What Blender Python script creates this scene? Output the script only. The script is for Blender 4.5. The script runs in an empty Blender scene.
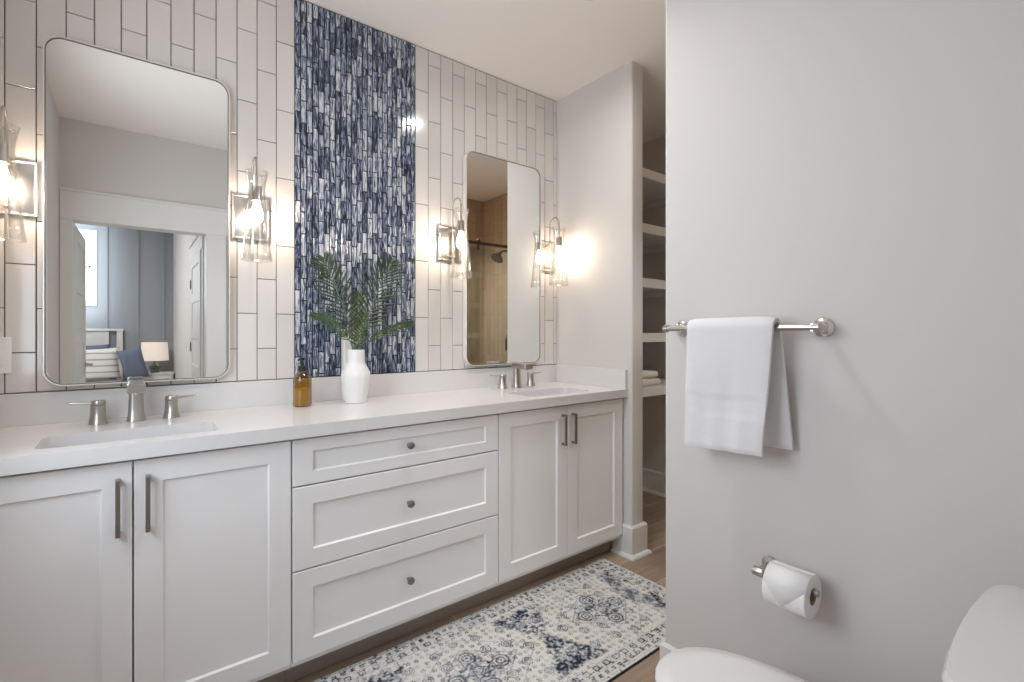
import bpy, bmesh, math, random
import numpy as np
from mathutils import Vector, Matrix

random.seed(7)
rng = np.random.default_rng(11)
S = bpy.context.scene
C = S.collection
PI = math.pi

# ------------------------------------------------------------------ camera, world, exposure
cam_d = bpy.data.cameras.new('camera')
cam = bpy.data.objects.new('camera', cam_d)
C.objects.link(cam)
cam.location = (0, 0, 1.22)
cam.rotation_euler = (PI / 2, 0, -math.radians(38.08))
cam_d.sensor_width = 36
cam_d.lens = 486.5 / 1024 * 36
cam_d.shift_y = -7.8 / 1024
cam_d.clip_start = 0.02
S.camera = cam

world = bpy.data.worlds.new('world')
S.world = world
world.use_nodes = True
world.node_tree.nodes['Background'].inputs[0].default_value = (0.75, 0.85, 1.0, 1)
world.node_tree.nodes['Background'].inputs[1].default_value = 0.6

vs = S.view_settings
vs.view_transform = 'Standard'
vs.look = 'None'
vs.exposure = 0.11
vs.gamma = 1.0
vs.use_curve_mapping = False
cy = S.cycles
cy.use_denoising = True
cy.max_bounces = 12
cy.diffuse_bounces = 9
cy.glossy_bounces = 5
cy.transmission_bounces = 8
cy.transparent_max_bounces = 16
cy.caustics_reflective = False
cy.caustics_refractive = False
cy.sample_clamp_indirect = 6.0

DOWNLIGHT_W = 5.3
DOWN_COL = (1.0, 0.975, 0.95)
BULB_STRENGTH = 138.0
BULB_COL = (1.0, 0.80, 0.61)
WINDOW_W = 23.0
BATH_WINDOW_W = 14.0


def area_light(name, loc, rot, size, watts, color, shape='DISK', size_y=None, parent=None, spread=180):
    l = bpy.data.lights.new(name, 'AREA')
    l.shape = shape
    l.size = size
    if size_y:
        l.size_y = size_y
    l.energy = watts
    l.spread = math.radians(spread)
    l.color = color
    o = bpy.data.objects.new(name, l)
    C.objects.link(o)
    o.rotation_euler = rot
    if parent:
        o.parent = parent
        o.location = Vector(loc) - parent.location
    else:
        o.location = loc
    return o


# daylight that comes through the bedroom windows
area_light('bedroom_daylight', (-1.15, -5.2, 2.2), (-PI / 2, 0, 0), 1.6, WINDOW_W, (0.86, 0.93, 1.0), 'RECTANGLE', 1.5)

area_light('bathroom_daylight', (-0.392, 1.19, 1.56), (0, -PI / 2, 0), 1.08, BATH_WINDOW_W, (0.82, 0.91, 1.0), 'RECTANGLE', 0.76)

# ------------------------------------------------------------------ helpers: materials
MATS = {}


def mat(name, col, rough=0.5, metal=0.0, spec=0.5, coat=0.0, emit=None, emit_s=0.0, bump=0.0, bump_scale=200.0,
        var=0.0, var_scale=3.0, sheen=0.0, aniso=0.0):
    if name in MATS:
        return MATS[name]
    m = bpy.data.materials.new(name)
    m.use_nodes = True
    nt = m.node_tree
    b = nt.nodes['Principled BSDF']
    b.inputs['Base Color'].default_value = (*col, 1)
    b.inputs['Roughness'].default_value = rough
    b.inputs['Metallic'].default_value = metal
    b.inputs['Specular IOR Level'].default_value = spec
    b.inputs['Coat Weight'].default_value = coat
    b.inputs['Sheen Weight'].default_value = sheen
    if emit:
        b.inputs['Emission Color'].default_value = (*emit, 1)
        b.inputs['Emission Strength'].default_value = emit_s
    tc = nt.nodes.new('ShaderNodeTexCoord')
    if var > 0:
        n = nt.nodes.new('ShaderNodeTexNoise')
        n.inputs['Scale'].default_value = var_scale
        n.inputs['Detail'].default_value = 4
        nt.links.new(tc.outputs['Object'], n.inputs['Vector'])
        mx = nt.nodes.new('ShaderNodeMix')
        mx.data_type = 'RGBA'
        mx.inputs[6].default_value = (*[c * (1 - var) for c in col], 1)
        mx.inputs[7].default_value = (*[min(1, c * (1 + var)) for c in col], 1)
        nt.links.new(n.outputs['Fac'], mx.inputs[0])
        nt.links.new(mx.outputs[2], b.inputs['Base Color'])
    if bump > 0:
        n2 = nt.nodes.new('ShaderNodeTexNoise')
        n2.inputs['Scale'].default_value = bump_scale
        n2.inputs['Detail'].default_value = 3
        nt.links.new(tc.outputs['Object'], n2.inputs['Vector'])
        bp = nt.nodes.new('ShaderNodeBump')
        bp.inputs['Strength'].default_value = bump
        bp.inputs['Distance'].default_value = 0.002
        nt.links.new(n2.outputs['Fac'], bp.inputs['Height'])
        nt.links.new(bp.outputs['Normal'], b.inputs['Normal'])
    MATS[name] = m
    return m


def glass_mat(name, tint=(1, 1, 1), gloss=0.10):
    """thin clear glass sheet: lets light straight through, with a facing-dependent reflection"""
    if name in MATS:
        return MATS[name]
    m = bpy.data.materials.new(name)
    m.use_nodes = True
    nt = m.node_tree
    nt.nodes.clear()
    out = nt.nodes.new('ShaderNodeOutputMaterial')
    tr = nt.nodes.new('ShaderNodeBsdfTransparent')
    tr.inputs[0].default_value = (*tint, 1)
    gl = nt.nodes.new('ShaderNodeBsdfGlossy')
    gl.inputs['Roughness'].default_value = 0.03
    lw = nt.nodes.new('ShaderNodeLayerWeight')
    lw.inputs['Blend'].default_value = 0.35
    mth = nt.nodes.new('ShaderNodeMath')
    mth.operation = 'MULTIPLY_ADD'
    mth.inputs[1].default_value = 0.55
    mth.inputs[2].default_value = gloss * 0.4
    mix = nt.nodes.new('ShaderNodeMixShader')
    nt.links.new(lw.outputs['Facing'], mth.inputs[0])
    nt.links.new(mth.outputs[0], mix.inputs[0])
    nt.links.new(tr.outputs[0], mix.inputs[1])
    nt.links.new(gl.outputs[0], mix.inputs[2])
    nt.links.new(mix.outputs[0], out.inputs[0])
    MATS[name] = m
    return m


PAINT = mat('wall_paint', (0.635, 0.615, 0.605), 0.75, bump=0.08, bump_scale=350)
CEIL = mat('ceiling_paint', (0.92, 0.875, 0.84), 0.85)
TRIM = mat('trim_paint', (0.75, 0.745, 0.74), 0.35)
CAB = mat('cabinet_lacquer', (0.84, 0.84, 0.85), 0.38, var=0.01)
QUARTZ = mat('white_quartz', (0.68, 0.675, 0.68), 0.22, var=0.02, var_scale=60)
PORC = mat('porcelain', (0.64, 0.64, 0.645), 0.08, coat=0.4)
SEATP = mat('toilet_seat_plastic', (0.72, 0.715, 0.715), 0.18)
NICKEL = mat('brushed_nickel', (0.50, 0.47, 0.44), 0.28, metal=1.0, bump=0.05, bump_scale=600)
PULL = mat('satin_pull_metal', (0.33, 0.31, 0.29), 0.35, metal=1.0)
POLISH = mat('polished_nickel', (0.74, 0.72, 0.69), 0.22, metal=1.0)
BRONZE = mat('dark_bronze', (0.17, 0.12, 0.075), 0.35, metal=0.9)
MIRR = mat('mirror_silver', (0.93, 0.95, 0.94), 0.0, metal=1.0)
FRAME = mat('mirror_frame_metal', (0.83, 0.82, 0.80), 0.25, metal=0.35)
GROUT = mat('grey_grout', (0.17, 0.165, 0.16), 0.9)
TERRY = mat('white_terry', (0.73, 0.73, 0.745), 0.95, bump=0.5, bump_scale=500)
TERRYB = mat('cream_terry', (0.74, 0.68, 0.62), 0.95, bump=0.9, bump_scale=420, sheen=0.3)
PAPER = mat('tissue_paper', (0.86, 0.86, 0.86), 0.95, bump=0.25, bump_scale=260)
CARD = mat('cardboard', (0.38, 0.29, 0.2), 0.9)
CERAM = mat('matte_white_ceramic', (0.74, 0.735, 0.73), 0.42)
BLACKP = mat('black_plastic', (0.012, 0.012, 0.014), 0.3)
AMBER = None
LEAF = mat('palm_leaf', (0.040, 0.066, 0.026), 0.40, var=0.45, var_scale=14)
LEAFY = mat('pale_palm_leaf', (0.13, 0.15, 0.045), 0.42, var=0.3, var_scale=14)
LEAFB = mat('bright_palm_leaf', (0.062, 0.115, 0.036), 0.42, var=0.3, var_scale=14)
STEM = mat('palm_stem', (0.13, 0.17, 0.06), 0.5)
BLUEW = mat('blue_wall_paint', (0.31, 0.335, 0.37), 0.6)
LINEN = mat('white_linen', (0.80, 0.79, 0.77), 0.9, bump=0.2, bump_scale=120)
BLUEF = mat('blue_cushion_fabric', (0.155, 0.195, 0.265), 0.9, bump=0.3, bump_scale=150)
CARPET = mat('bedroom_carpet', (0.45, 0.42, 0.39), 0.95, bump=0.5, bump_scale=150)
SHADE = mat('lamp_shade_linen', (0.8, 0.72, 0.66), 0.9, emit=(1, 0.82, 0.7), emit_s=0.35)
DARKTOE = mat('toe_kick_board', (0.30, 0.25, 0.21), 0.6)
SOCKW = mat('switch_plastic', (0.86, 0.86, 0.86), 0.3)
HINGE = mat('dark_hinge', (0.12, 0.11, 0.10), 0.4, metal=0.8)

CLEAR = glass_mat('clear_shade_glass', (0.985, 0.985, 0.98), 0.10)
SHOWERG = glass_mat('shower_door_glass', (0.90, 0.92, 0.90), 0.06)

BULB = bpy.data.materials.new('glowing_bulb')
BULB.use_nodes = True
_b = BULB.node_tree.nodes['Principled BSDF']
_b.inputs['Base Color'].default_value = (0.9, 0.85, 0.8, 1)
_b.inputs['Emission Color'].default_value = (*BULB_COL, 1)
_b.inputs['Emission Strength'].default_value = BULB_STRENGTH
LENS = mat('downlight_lens', (0.9, 0.9, 0.88), 0.4, emit=DOWN_COL, emit_s=2.5)
DAYPANE = mat('bright_window_pane', (0.8, 0.85, 0.9), 0.2, emit=(0.85, 0.93, 1.0), emit_s=0.75)


def amber_mat():
    m = glass_mat('amber_glass', (0.60, 0.42, 0.09), 0.12)
    return m


AMBER = amber_mat()


def attr_mat(name, ramp, rough, noise_xy, coat=0.0, attr='tint', streak=True):
    """glazed tile: every tile carries its own random numbers, streaks follow them"""
    m = bpy.data.materials.new(name)
    m.use_nodes = True
    nt = m.node_tree
    b = nt.nodes['Principled BSDF']
    b.inputs['Roughness'].default_value = rough
    b.inputs['Coat Weight'].default_value = coat
    at = nt.nodes.new('ShaderNodeAttribute')
    at.attribute_name = attr
    tc = nt.nodes.new('ShaderNodeTexCoord')
    sp = nt.nodes.new('ShaderNodeSeparateColor')
    nt.links.new(at.outputs['Color'], sp.inputs[0])
    if not streak:
        rp = nt.nodes.new('ShaderNodeValToRGB')
        nt.links.new(sp.outputs[0], rp.inputs[0])
    else:
        mp = nt.nodes.new('ShaderNodeMapping')
        mp.inputs['Scale'].default_value = noise_xy
        nt.links.new(tc.outputs['Object'], mp.inputs['Vector'])
        off = nt.nodes.new('ShaderNodeVectorMath')
        off.operation = 'SCALE'
        off.inputs['Scale'].default_value = 60.0
        nt.links.new(at.outputs['Color'], off.inputs[0])
        add = nt.nodes.new('ShaderNodeVectorMath')
        nt.links.new(mp.outputs[0], add.inputs[0])
        nt.links.new(off.outputs[0], add.inputs[1])
        nz = nt.nodes.new('ShaderNodeTexNoise')
        nz.inputs['Scale'].default_value = 1.0
        nz.inputs['Detail'].default_value = 2.0
        nz.inputs['Distortion'].default_value = 1.6
        nt.links.new(add.outputs[0], nz.inputs['Vector'])
        ma = nt.nodes.new('ShaderNodeMath')
        ma.operation = 'MULTIPLY_ADD'
        ma.inputs[1].default_value = 0.20
        nt.links.new(sp.outputs[1], ma.inputs[0])
        nt.links.new(nz.outputs['Fac'], ma.inputs[2])
        sb = nt.nodes.new('ShaderNodeMath')
        sb.operation = 'SUBTRACT'
        sb.inputs[1].default_value = 0.085
        nt.links.new(ma.outputs[0], sb.inputs[0])
        rp = nt.nodes.new('ShaderNodeValToRGB')
        nt.links.new(sb.outputs[0], rp.inputs[0])
    els = rp.color_ramp.elements
    els[0].position, els[0].color = ramp[0][0], (*ramp[0][1], 1)
    els[1].position, els[1].color = ramp[-1][0], (*ramp[-1][1], 1)
    for p, c in ramp[1:-1]:
        e = els.new(p)
        e.color = (*c, 1)
    nt.links.new(rp.outputs['Color'], b.inputs['Base Color'])
    return m


SUBWAY = attr_mat('white_subway_glaze', [(0.0, (0.68, 0.65, 0.625)), (1.0, (0.73, 0.705, 0.68))], 0.12, (1, 1, 1), 0.3, streak=False)
SHOWERT = attr_mat('beige_shower_glaze', [(0.0, (0.52, 0.38, 0.25)), (1.0, (0.62, 0.47, 0.32))], 0.15, (1, 1, 1), 0.3, streak=False)
MOSAIC = attr_mat('blue_swirl_glass', [(0.33, (0.010, 0.013, 0.024)), (0.42, (0.050, 0.072, 0.125)), (0.50, (0.14, 0.178, 0.265)),
                                       (0.57, (0.27, 0.31, 0.40)), (0.70, (0.66, 0.67, 0.69))], 0.12, (105, 105, 13), 0.3)


def wood_tile_mat():
    m = bpy.data.materials.new('wood_look_floor_tile')
    m.use_nodes = True
    nt = m.node_tree
    b = nt.nodes['Principled BSDF']
    b.inputs['Roughness'].default_value = 0.42
    tc = nt.nodes.new('ShaderNodeTexCoord')
    mp = nt.nodes.new('ShaderNodeMapping')
    mp.inputs['Location'].default_value = (-1.093 + 0.9 * 3, -1.664 + 0.225 * 9, 0)
    nt.links.new(tc.outputs['Object'], mp.inputs['Vector'])
    br = nt.nodes.new('ShaderNodeTexBrick')
    br.offset = 0.37
    br.offset_frequency = 2
    br.inputs['Scale'].default_value = 1.0
    br.inputs['Brick Width'].default_value = 0.9
    br.inputs['Row Height'].default_value = 0.225
    br.inputs['Mortar Size'].default_value = 0.0032
    br.inputs['Mortar Smooth'].default_value = 0.1
    br.inputs['Bias'].default_value = 0.0
    br.inputs['Color1'].default_value = (0.30, 0.225, 0.165, 1)
    br.inputs['Color2'].default_value = (0.42, 0.33, 0.25, 1)
    br.inputs['Mortar'].default_value = (0.58, 0.50, 0.42, 1)
    nt.links.new(mp.outputs[0], br.inputs['Vector'])
    mp2 = nt.nodes.new('ShaderNodeMapping')
    mp2.inputs['Scale'].default_value = (1.6, 26, 1)
    nt.links.new(tc.outputs['Object'], mp2.inputs['Vector'])
    nz = nt.nodes.new('ShaderNodeTexNoise')
    nz.inputs['Scale'].default_value = 2.0
    nz.inputs['Detail'].default_value = 6
    nz.inputs['Distortion'].default_value = 0.6
    nt.links.new(mp2.outputs[0], nz.inputs['Vector'])
    rp = nt.nodes.new('ShaderNodeValToRGB')
    rp.color_ramp.elements[0].position = 0.3
    rp.color_ramp.elements[0].color = (0.72, 0.68, 0.66, 1)
    rp.color_ramp.elements[1].position = 0.7
    rp.color_ramp.elements[1].color = (1.12, 1.1, 1.08, 1)
    nt.links.new(nz.outputs['Fac'], rp.inputs[0])
    mx = nt.nodes.new('ShaderNodeMix')
    mx.data_type = 'RGBA'
    mx.blend_type = 'MULTIPLY'
    mx.inputs[0].default_value = 0.9
    nt.links.new(br.outputs['Color'], mx.inputs[6])
    nt.links.new(rp.outputs['Color'], mx.inputs[7])
    nt.links.new(mx.outputs[2], b.inputs['Base Color'])
    return m


FLOORM = wood_tile_mat()

# ------------------------------------------------------------------ helpers: geometry
def wl(o):
    v = Vector((0, 0, 0))
    while o:
        v += o.location
        o = o.parent
    return v


def obj(name, bm, material, parent=None, smooth=None):
    """link a bmesh (in world coordinates) as one mesh object"""
    me = bpy.data.meshes.new(name)
    if parent is not None:
        bm.transform(Matrix.Translation(-wl(parent)))
    bm.normal_update()
    bm.to_mesh(me)
    bm.free()
    me.materials.append(material)
    o = bpy.data.objects.new(name, me)
    C.objects.link(o)
    if parent is not None:
        o.parent = parent
    if smooth is not None:
        for p in me.polygons:
            p.use_smooth = True
        if smooth < 3:
            me.set_sharp_from_angle(angle=smooth)
    return o


def tag(o, label, cat, group=None, kind=None):
    o['label'] = label
    o['category'] = cat
    if group:
        o['group'] = group
    if kind:
        o['kind'] = kind
    return o


def thing(name, label, cat, loc, group=None):
    o = bpy.data.objects.new(name, None)
    o.empty_display_size = 0.05
    C.objects.link(o)
    o.location = loc
    return tag(o, label, cat, group)


def struct(name, bm, material, parent=None, smooth=None):
    o = obj(name, bm, material, parent, smooth)
    if parent is None:
        o['kind'] = 'structure'
    return o


def dup(root, loc, label=None, group=None):
    def cp(o, parent):
        c = o.copy()
        C.objects.link(c)
        if parent is not None:
            c.parent = parent
        for ch in list(o.children):
            cp(ch, c)
        return c
    r = cp(root, None)
    r.location = loc
    if label:
        r['label'] = label
    if group:
        r['group'] = group
    return r


def new():
    return bmesh.new()


def box(bm, x0, x1, y0, y1, z0, z1, bev=0.0, seg=2):
    b = bmesh.new() if bev > 0 else bm
    vs_ = [b.verts.new((x, y, z)) for x in (x0, x1) for y in (y0, y1) for z in (z0, z1)]
    for f in ((0, 1, 3, 2), (4, 6, 7, 5), (0, 4, 5, 1), (2, 3, 7, 6), (0, 2, 6, 4), (1, 5, 7, 3)):
        b.faces.new([vs_[i] for i in f])
    if bev > 0:
        bmesh.ops.bevel(b, geom=list(b.edges), offset=bev, segments=seg, profile=0.5, affect='EDGES')
        merge(bm, b)
    return bm


def merge(bm, b):
    mp = {}
    for v in b.verts:
        mp[v] = bm.verts.new(v.co)
    for f in b.faces:
        try:
            bm.faces.new([mp[v] for v in f.verts])
        except ValueError:
            pass
    b.free()


def loft(bm, loops, cap0=True, cap1=True, closed=True):
    rings = [[bm.verts.new(p) for p in lp] for lp in loops]
    n = len(rings[0])
    for a, b in zip(rings[:-1], rings[1:]):
        for i in range(n if closed else n - 1):
            j = (i + 1) % n
            bm.faces.new((a[i], a[j], b[j], b[i]))
    if cap0:
        bm.faces.new(list(reversed(rings[0])))
    if cap1:
        bm.faces.new(rings[-1])
    return bm


def lathe(bm, prof, cx, cy, z0=0.0, seg=32, axis='z', cap0=True, cap1=True):
    """prof: list of (radius, height)"""
    loops = []
    for r, h in prof:
        lp = []
        for i in range(seg):
            a = 2 * PI * i / seg
            u, v = r * math.cos(a), r * math.sin(a)
            if axis == 'z':
                lp.append((cx + u, cy + v, z0 + h))
            elif axis == 'y':      # cx, cy read as (x, z) centre, z0 as y start
                lp.append((cx + u, z0 + h, cy - v))
            else:                  # 'x': cx, cy read as (y, z), z0 as x start
                lp.append((z0 + h, cx + u, cy + v))
        loops.append(lp)
    return loft(bm, loops, cap0, cap1)


def tube(bm, pts, r, seg=12, cap=True):
    pts = [Vector(p) for p in pts]
    rs = r if isinstance(r, (list, tuple)) else [r] * len(pts)
    loops = []
    ref = None
    for i, p in enumerate(pts):
        d = (pts[min(i + 1, len(pts) - 1)] - pts[max(i - 1, 0)]).normalized()
        if ref is None:
            ref = Vector((1, 0, 0)) if abs(d.x) < 0.9 else Vector((0, 1, 0))
        u = (ref - d * ref.dot(d)).normalized()
        ref = u
        v = d.cross(u)
        loops.append([p + (u * math.cos(2 * PI * k / seg) + v * math.sin(2 * PI * k / seg)) * rs[i] for k in range(seg)])
    return loft(bm, loops, cap, cap)


def rrect(cx, cy, w, d, r, n=6):
    pts = []
    for sx, sy, a0 in ((1, 1, 0), (-1, 1, PI / 2), (-1, -1, PI), (1, -1, 1.5 * PI)):
        for i in range(n + 1):
            a = a0 + PI / 2 * i / n
            pts.append((cx + sx * (w / 2 - r) + r * math.cos(a), cy + sy * (d / 2 - r) + r * math.sin(a)))
    return pts


def shaker(bm, x0, x1, z0, z1, yf, th=0.02, stile=0.065, rail=0.065, rec=0.008, cham=0.004):
    """shaker front facing -Y, its face at yf"""
    def ring(a, b, c, d, y):
        return [bm.verts.new(p) for p in ((a, y, c), (b, y, c), (b, y, d), (a, y, d))]
    e = 0.0015
    back = ring(x0, x1, z0, z1, yf + th)
    o1 = ring(x0, x1, z0, z1, yf + e)
    o2 = ring(x0 + e, x1 - e, z0 + e, z1 - e, yf)
    i1 = ring(x0 + stile, x1 - stile, z0 + rail, z1 - rail, yf)
    i2 = ring(x0 + stile + cham, x1 - stile - cham, z0 + rail + cham, z1 - rail - cham, yf + rec)
    for a, b in ((back, o1), (o1, o2), (o2, i1), (i1, i2)):
        for k in range(4):
            j = (k + 1) % 4
            bm.faces.new((a[k], a[j], b[j], b[k]))
    bm.faces.new(i2)
    bm.faces.new(list(reversed(back)))
    bmesh.ops.recalc_face_normals(bm, faces=list(bm.faces))
    return bm


def tiles(name, cols, phase_of, H, gap, z0, z1, plane, material, parent, th=0.006, cham=0.0012, jitter=0.0, streaky=False):
    """a panel of upright tiles; cols = list of (a0, a1) spans along the wall; plane(a, d, z) -> world point, d = distance out of the wall"""
    bm = bmesh.new()
    tints = []
    for ci, (a0, a1) in enumerate(cols):
        ph = phase_of(ci)
        k = math.floor((z0 - ph) / H) - 1
        while ph + k * H < z1:
            j0 = jitter * (random.random() - 0.5) if jitter else 0
            b0, b1 = max(z0, ph + k * H), min(z1, ph + (k + 1) * H)
            k += 1
            if b1 - b0 < 0.006:
                continue
            u0, u1, w0, w1 = a0 + gap / 2, a1 - gap / 2, b0 + gap / 2, b1 - gap / 2
            if u1 - u0 < 0.004 or w1 - w0 < 0.003:
                continue
            c = cham
            t2 = th + (random.random() - 0.5) * 0.0006
            ring0 = [bm.verts.new(plane(a, 0, z)) for a, z in ((u0, w0), (u1, w0), (u1, w1), (u0, w1))]
            ring1 = [bm.verts.new(plane(a, t2 - c, z)) for a, z in ((u0, w0), (u1, w0), (u1, w1), (u0, w1))]
            ring2 = [bm.verts.new(plane(a, t2, z)) for a, z in ((u0 + c, w0 + c), (u1 - c, w0 + c), (u1 - c, w1 - c), (u0 + c, w1 - c))]
            for A, B in ((ring0, ring1), (ring1, ring2)):
                for q in range(4):
                    j = (q + 1) % 4
                    bm.faces.new((A[q], A[j], B[j], B[q]))
            bm.faces.new(ring2)
            tints += [(random.random(), random.random(), random.random(), 1.0)] * 12
    bmesh.ops.recalc_face_normals(bm, faces=list(bm.faces))
    o = obj(name, bm, material, parent)
    ca = o.data.color_attributes.new('tint', 'FLOAT_COLOR', 'POINT')
    ca.data.foreach_set('color', np.array(tints, dtype=np.float32).ravel())
    return o


# ------------------------------------------------------------------ key dimensions (metres)
D = 2.276          # vanity wall face
CZ = 2.703         # ceiling height
XL = -0.386        # left wall face
XR = 2.144         # return wall face (right end of the vanity)
PT = 0.101         # return wall thickness
PY = 1.679         # its free end
XT = 1.43          # towel wall face
TY = 0.984         # towel wall free end
YF = -0.06         # door wall face
XS = 3.15          # shower / closet side wall face
YC = 2.42          # closet back wall face
CT = 0.914         # counter top
BS = 1.0205        # backsplash top
YK = 1.7045        # counter front
YD = 1.729         # door and drawer faces

# ------------------------------------------------------------------ setting: bathroom shell
struct('floor', box(new(), XL - 0.1, XS + 0.1, -0.18, YC + 0.1, -0.05, 0), FLOORM)
struct('ceiling', box(new(), XL - 0.1, XS + 0.1, YF - 0.12, YC + 0.1, CZ, CZ + 0.06), CEIL)

wall_back = struct('wall_back', box(new(), XL - 0.1, XR + 0.02, D, D + 0.1, 0, CZ), GROUT)


def back_plane(a, d, z):
    return (a, D - d, z)


W = 0.0742
H = 0.2935
left_cols = [(max(XL, 0.5664 - W * (i + 1)), 0.5664 - W * i) for i in range(14) if 0.5664 - W * i > XL + 0.005]
tiles('subway_tile_panel', left_cols, lambda i: 2.4765 if i % 2 == 0 else 2.3295, H, 0.0032, BS + 0.002, CZ - 0.004, back_plane, SUBWAY, wall_back)
right_cols = [(1.1492 + W * i, min(XR, 1.1492 + W * (i + 1))) for i in range(14) if 1.1492 + W * i < XR - 0.004]
tiles('subway_tile_panel', right_cols, lambda i: 2.4745 if i % 2 == 0 else 2.6225, H, 0.0032, BS + 0.002, CZ - 0.004, back_plane, SUBWAY, wall_back)
MW = (1.1492 - 0.5664) / 23
mos_ph = [(0.049 if i % 2 else 0.0) + random.uniform(-0.022, 0.022) for i in range(23)]
mos = tiles('glass_mosaic_panel', [(0.5664 + MW * i, 0.5664 + MW * (i + 1)) for i in range(23)], lambda i: 2.6 + mos_ph[i], 0.0985, 0.0048,
            BS + 0.002, CZ - 0.004, back_plane, MOSAIC, wall_back, th=0.0065, cham=0.0015)
mos.data.materials[0] = MOSAIC
wall_back_grout = mat('dark_mosaic_grout', (0.028, 0.031, 0.038), 0.9)
obj('mosaic_grout', box(new(), 0.5664, 1.1492, D - 0.0012, D + 0.001, BS, CZ - 0.002), wall_back_grout, wall_back)

# left wall, with a frosted window between the doorway and the vanity
LY0, LY1, LZ0, LZ1 = 0.80, 1.58, 1.00, 2.12
bm = new()
box(bm, XL - 0.1, XL, YF - 0.12, LY0, 0, CZ)
box(bm, XL - 0.1, XL, LY1, D + 0.1, 0, CZ)
box(bm, XL - 0.1, XL, LY0, LY1, 0, LZ0)
box(bm, XL - 0.1, XL, LY0, LY1, LZ1, CZ)
struct('wall_left', bm, PAINT)
bm = new()
box(bm, XL, XL + 0.018, LY0 - 0.07, LY0, LZ0 - 0.07, LZ1 + 0.07, 0.002)
box(bm, XL, XL + 0.018, LY1, LY1 + 0.07, LZ0 - 0.07, LZ1 + 0.07, 0.002)
box(bm, XL, XL + 0.018, LY0, LY1, LZ1, LZ1 + 0.07, 0.002)
box(bm, XL, XL + 0.03, LY0, LY1, LZ0 - 0.07, LZ0, 0.002)
box(bm, XL - 0.09, XL - 0.02, LY0, LY0 + 0.02, LZ0, LZ1)
box(bm, XL - 0.09, XL - 0.02, LY1 - 0.02, LY1, LZ0, LZ1)
box(bm, XL - 0.09, XL - 0.02, LY0 + 0.02, LY1 - 0.02, LZ0, LZ0 + 0.02)
box(bm, XL - 0.09, XL - 0.02, LY0 + 0.02, LY1 - 0.02, LZ1 - 0.02, LZ1)
w2_ = struct('window_2', bm, TRIM)
obj('pane', box(new(), XL - 0.072, XL - 0.066, LY0 + 0.02, LY1 - 0.02, LZ0 + 0.02, LZ1 - 0.02), DAYPANE, w2_)


def bullnose_wall(x0, x1, y0, y1, z0, z1, r=0.012, n=5):
    """a wall that ends freely at y0 with two rounded plaster corners"""
    pts = [(x0, y1), (x0, y0 + r)]
    for i in range(1, n + 1):
        a = PI + PI / 2 * i / n
        pts.append((x0 + r + r * math.cos(a), y0 + r + r * math.sin(a)))
    for i in range(n + 1):
        a = 1.5 * PI + PI / 2 * i / n
        pts.append((x1 - r + r * math.cos(a), y0 + r + r * math.sin(a)))
    pts.append((x1, y1))
    bm = new()
    loft(bm, [[(x, y, z0) for x, y in pts], [(x, y, z1) for x, y in pts]])
    bmesh.ops.recalc_face_normals(bm, faces=list(bm.faces))
    return bm


struct('wall_right', bullnose_wall(XR, XR + PT, PY, YC + 0.02, 0, CZ), PAINT, smooth=0.6)


def mirror_y(bm, yc):
    for v in bm.verts:
        v.co.y = 2 * yc - v.co.y
    bmesh.ops.reverse_faces(bm, faces=list(bm.faces))
    return bm


yc_ = (TY + YF - 0.05) / 2
struct('wall_partition', mirror_y(bullnose_wall(XT, XT + 0.12, YF - 0.05, TY, 0, CZ), yc_), PAINT, smooth=0.6)
struct('wall_closet_back', box(new(), XR + PT - 0.02, XS + 0.1, YC, YC + 0.1, 0, CZ), PAINT)
wall_side = struct('wall_far_right', box(new(), XS, XS + 0.1, YF - 0.12, YC + 0.1, 0, CZ), PAINT)

# door wall: pieces left, above and right of the doorway, one mesh
DX0, DX1, DZ = -0.315, 0.47, 2.005
bm = new()
box(bm, XL - 0.1, DX0 - 0.02, YF - 0.12, YF, 0, CZ)
box(bm, DX0 - 0.02, DX1 + 0.02, YF - 0.12, YF, DZ + 0.02, CZ)
box(bm, DX1 + 0.02, XS + 0.1, YF - 0.12, YF, 0, CZ)
wall_front = struct('wall_front', bm, PAINT)

# doorway casing with a tall flat header
bm = new()
box(bm, XL + 0.003, DX0, YF, YF + 0.018, 0, DZ, 0.002)
box(bm, DX1, DX1 + 0.135, YF, YF + 0.018, 0, DZ, 0.002)
box(bm, XL + 0.003, DX1 + 0.145, YF, YF + 0.022, DZ, DZ + 0.195, 0.002)
box(bm, XL + 0.003, DX1 + 0.15, YF, YF + 0.030, DZ + 0.195, DZ + 0.212, 0.002)
box(bm, DX0 - 0.02, DX0, YF - 0.12, YF, 0, DZ + 0.02)
box(bm, DX1, DX1 + 0.02, YF - 0.12, YF, 0, DZ + 0.02)
box(bm, DX0, DX1, YF - 0.12, YF, DZ, DZ + 0.02)
struct('trim_doorway', bm, TRIM)


def base_profile(bm, pts, h=0.17, t=0.015, shoe=0.018):
    """baseboard with a quarter-round shoe swept along plan points; out of the wall is to the right of travel"""
    prof = [(0, 0), (t + shoe, 0), (t + shoe * 0.92, shoe * 0.5), (t + shoe * 0.6, shoe * 0.9), (t, shoe * 1.1), (t, h - 0.01), (t - 0.006, h), (0, h)]
    P = [Vector((x, y)) for x, y in pts]
    loops = []
    for i, p in enumerate(P):
        dirs = []
        if i > 0:
            dirs.append((P[i] - P[i - 1]).normalized())
        if i < len(P) - 1:
            dirs.append((P[i + 1] - P[i]).normalized())
        ns = [Vector((d.y, -d.x)) for d in dirs]
        nrm = sum(ns, Vector((0, 0)))
        nrm = nrm / (nrm.dot(ns[0]))
        loops.append([(p.x + nrm.x * a, p.y + nrm.y * a, z) for a, z in prof])
    loft(bm, loops)
    bmesh.ops.recalc_face_normals(bm, faces=list(bm.faces))
    return bm


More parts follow.
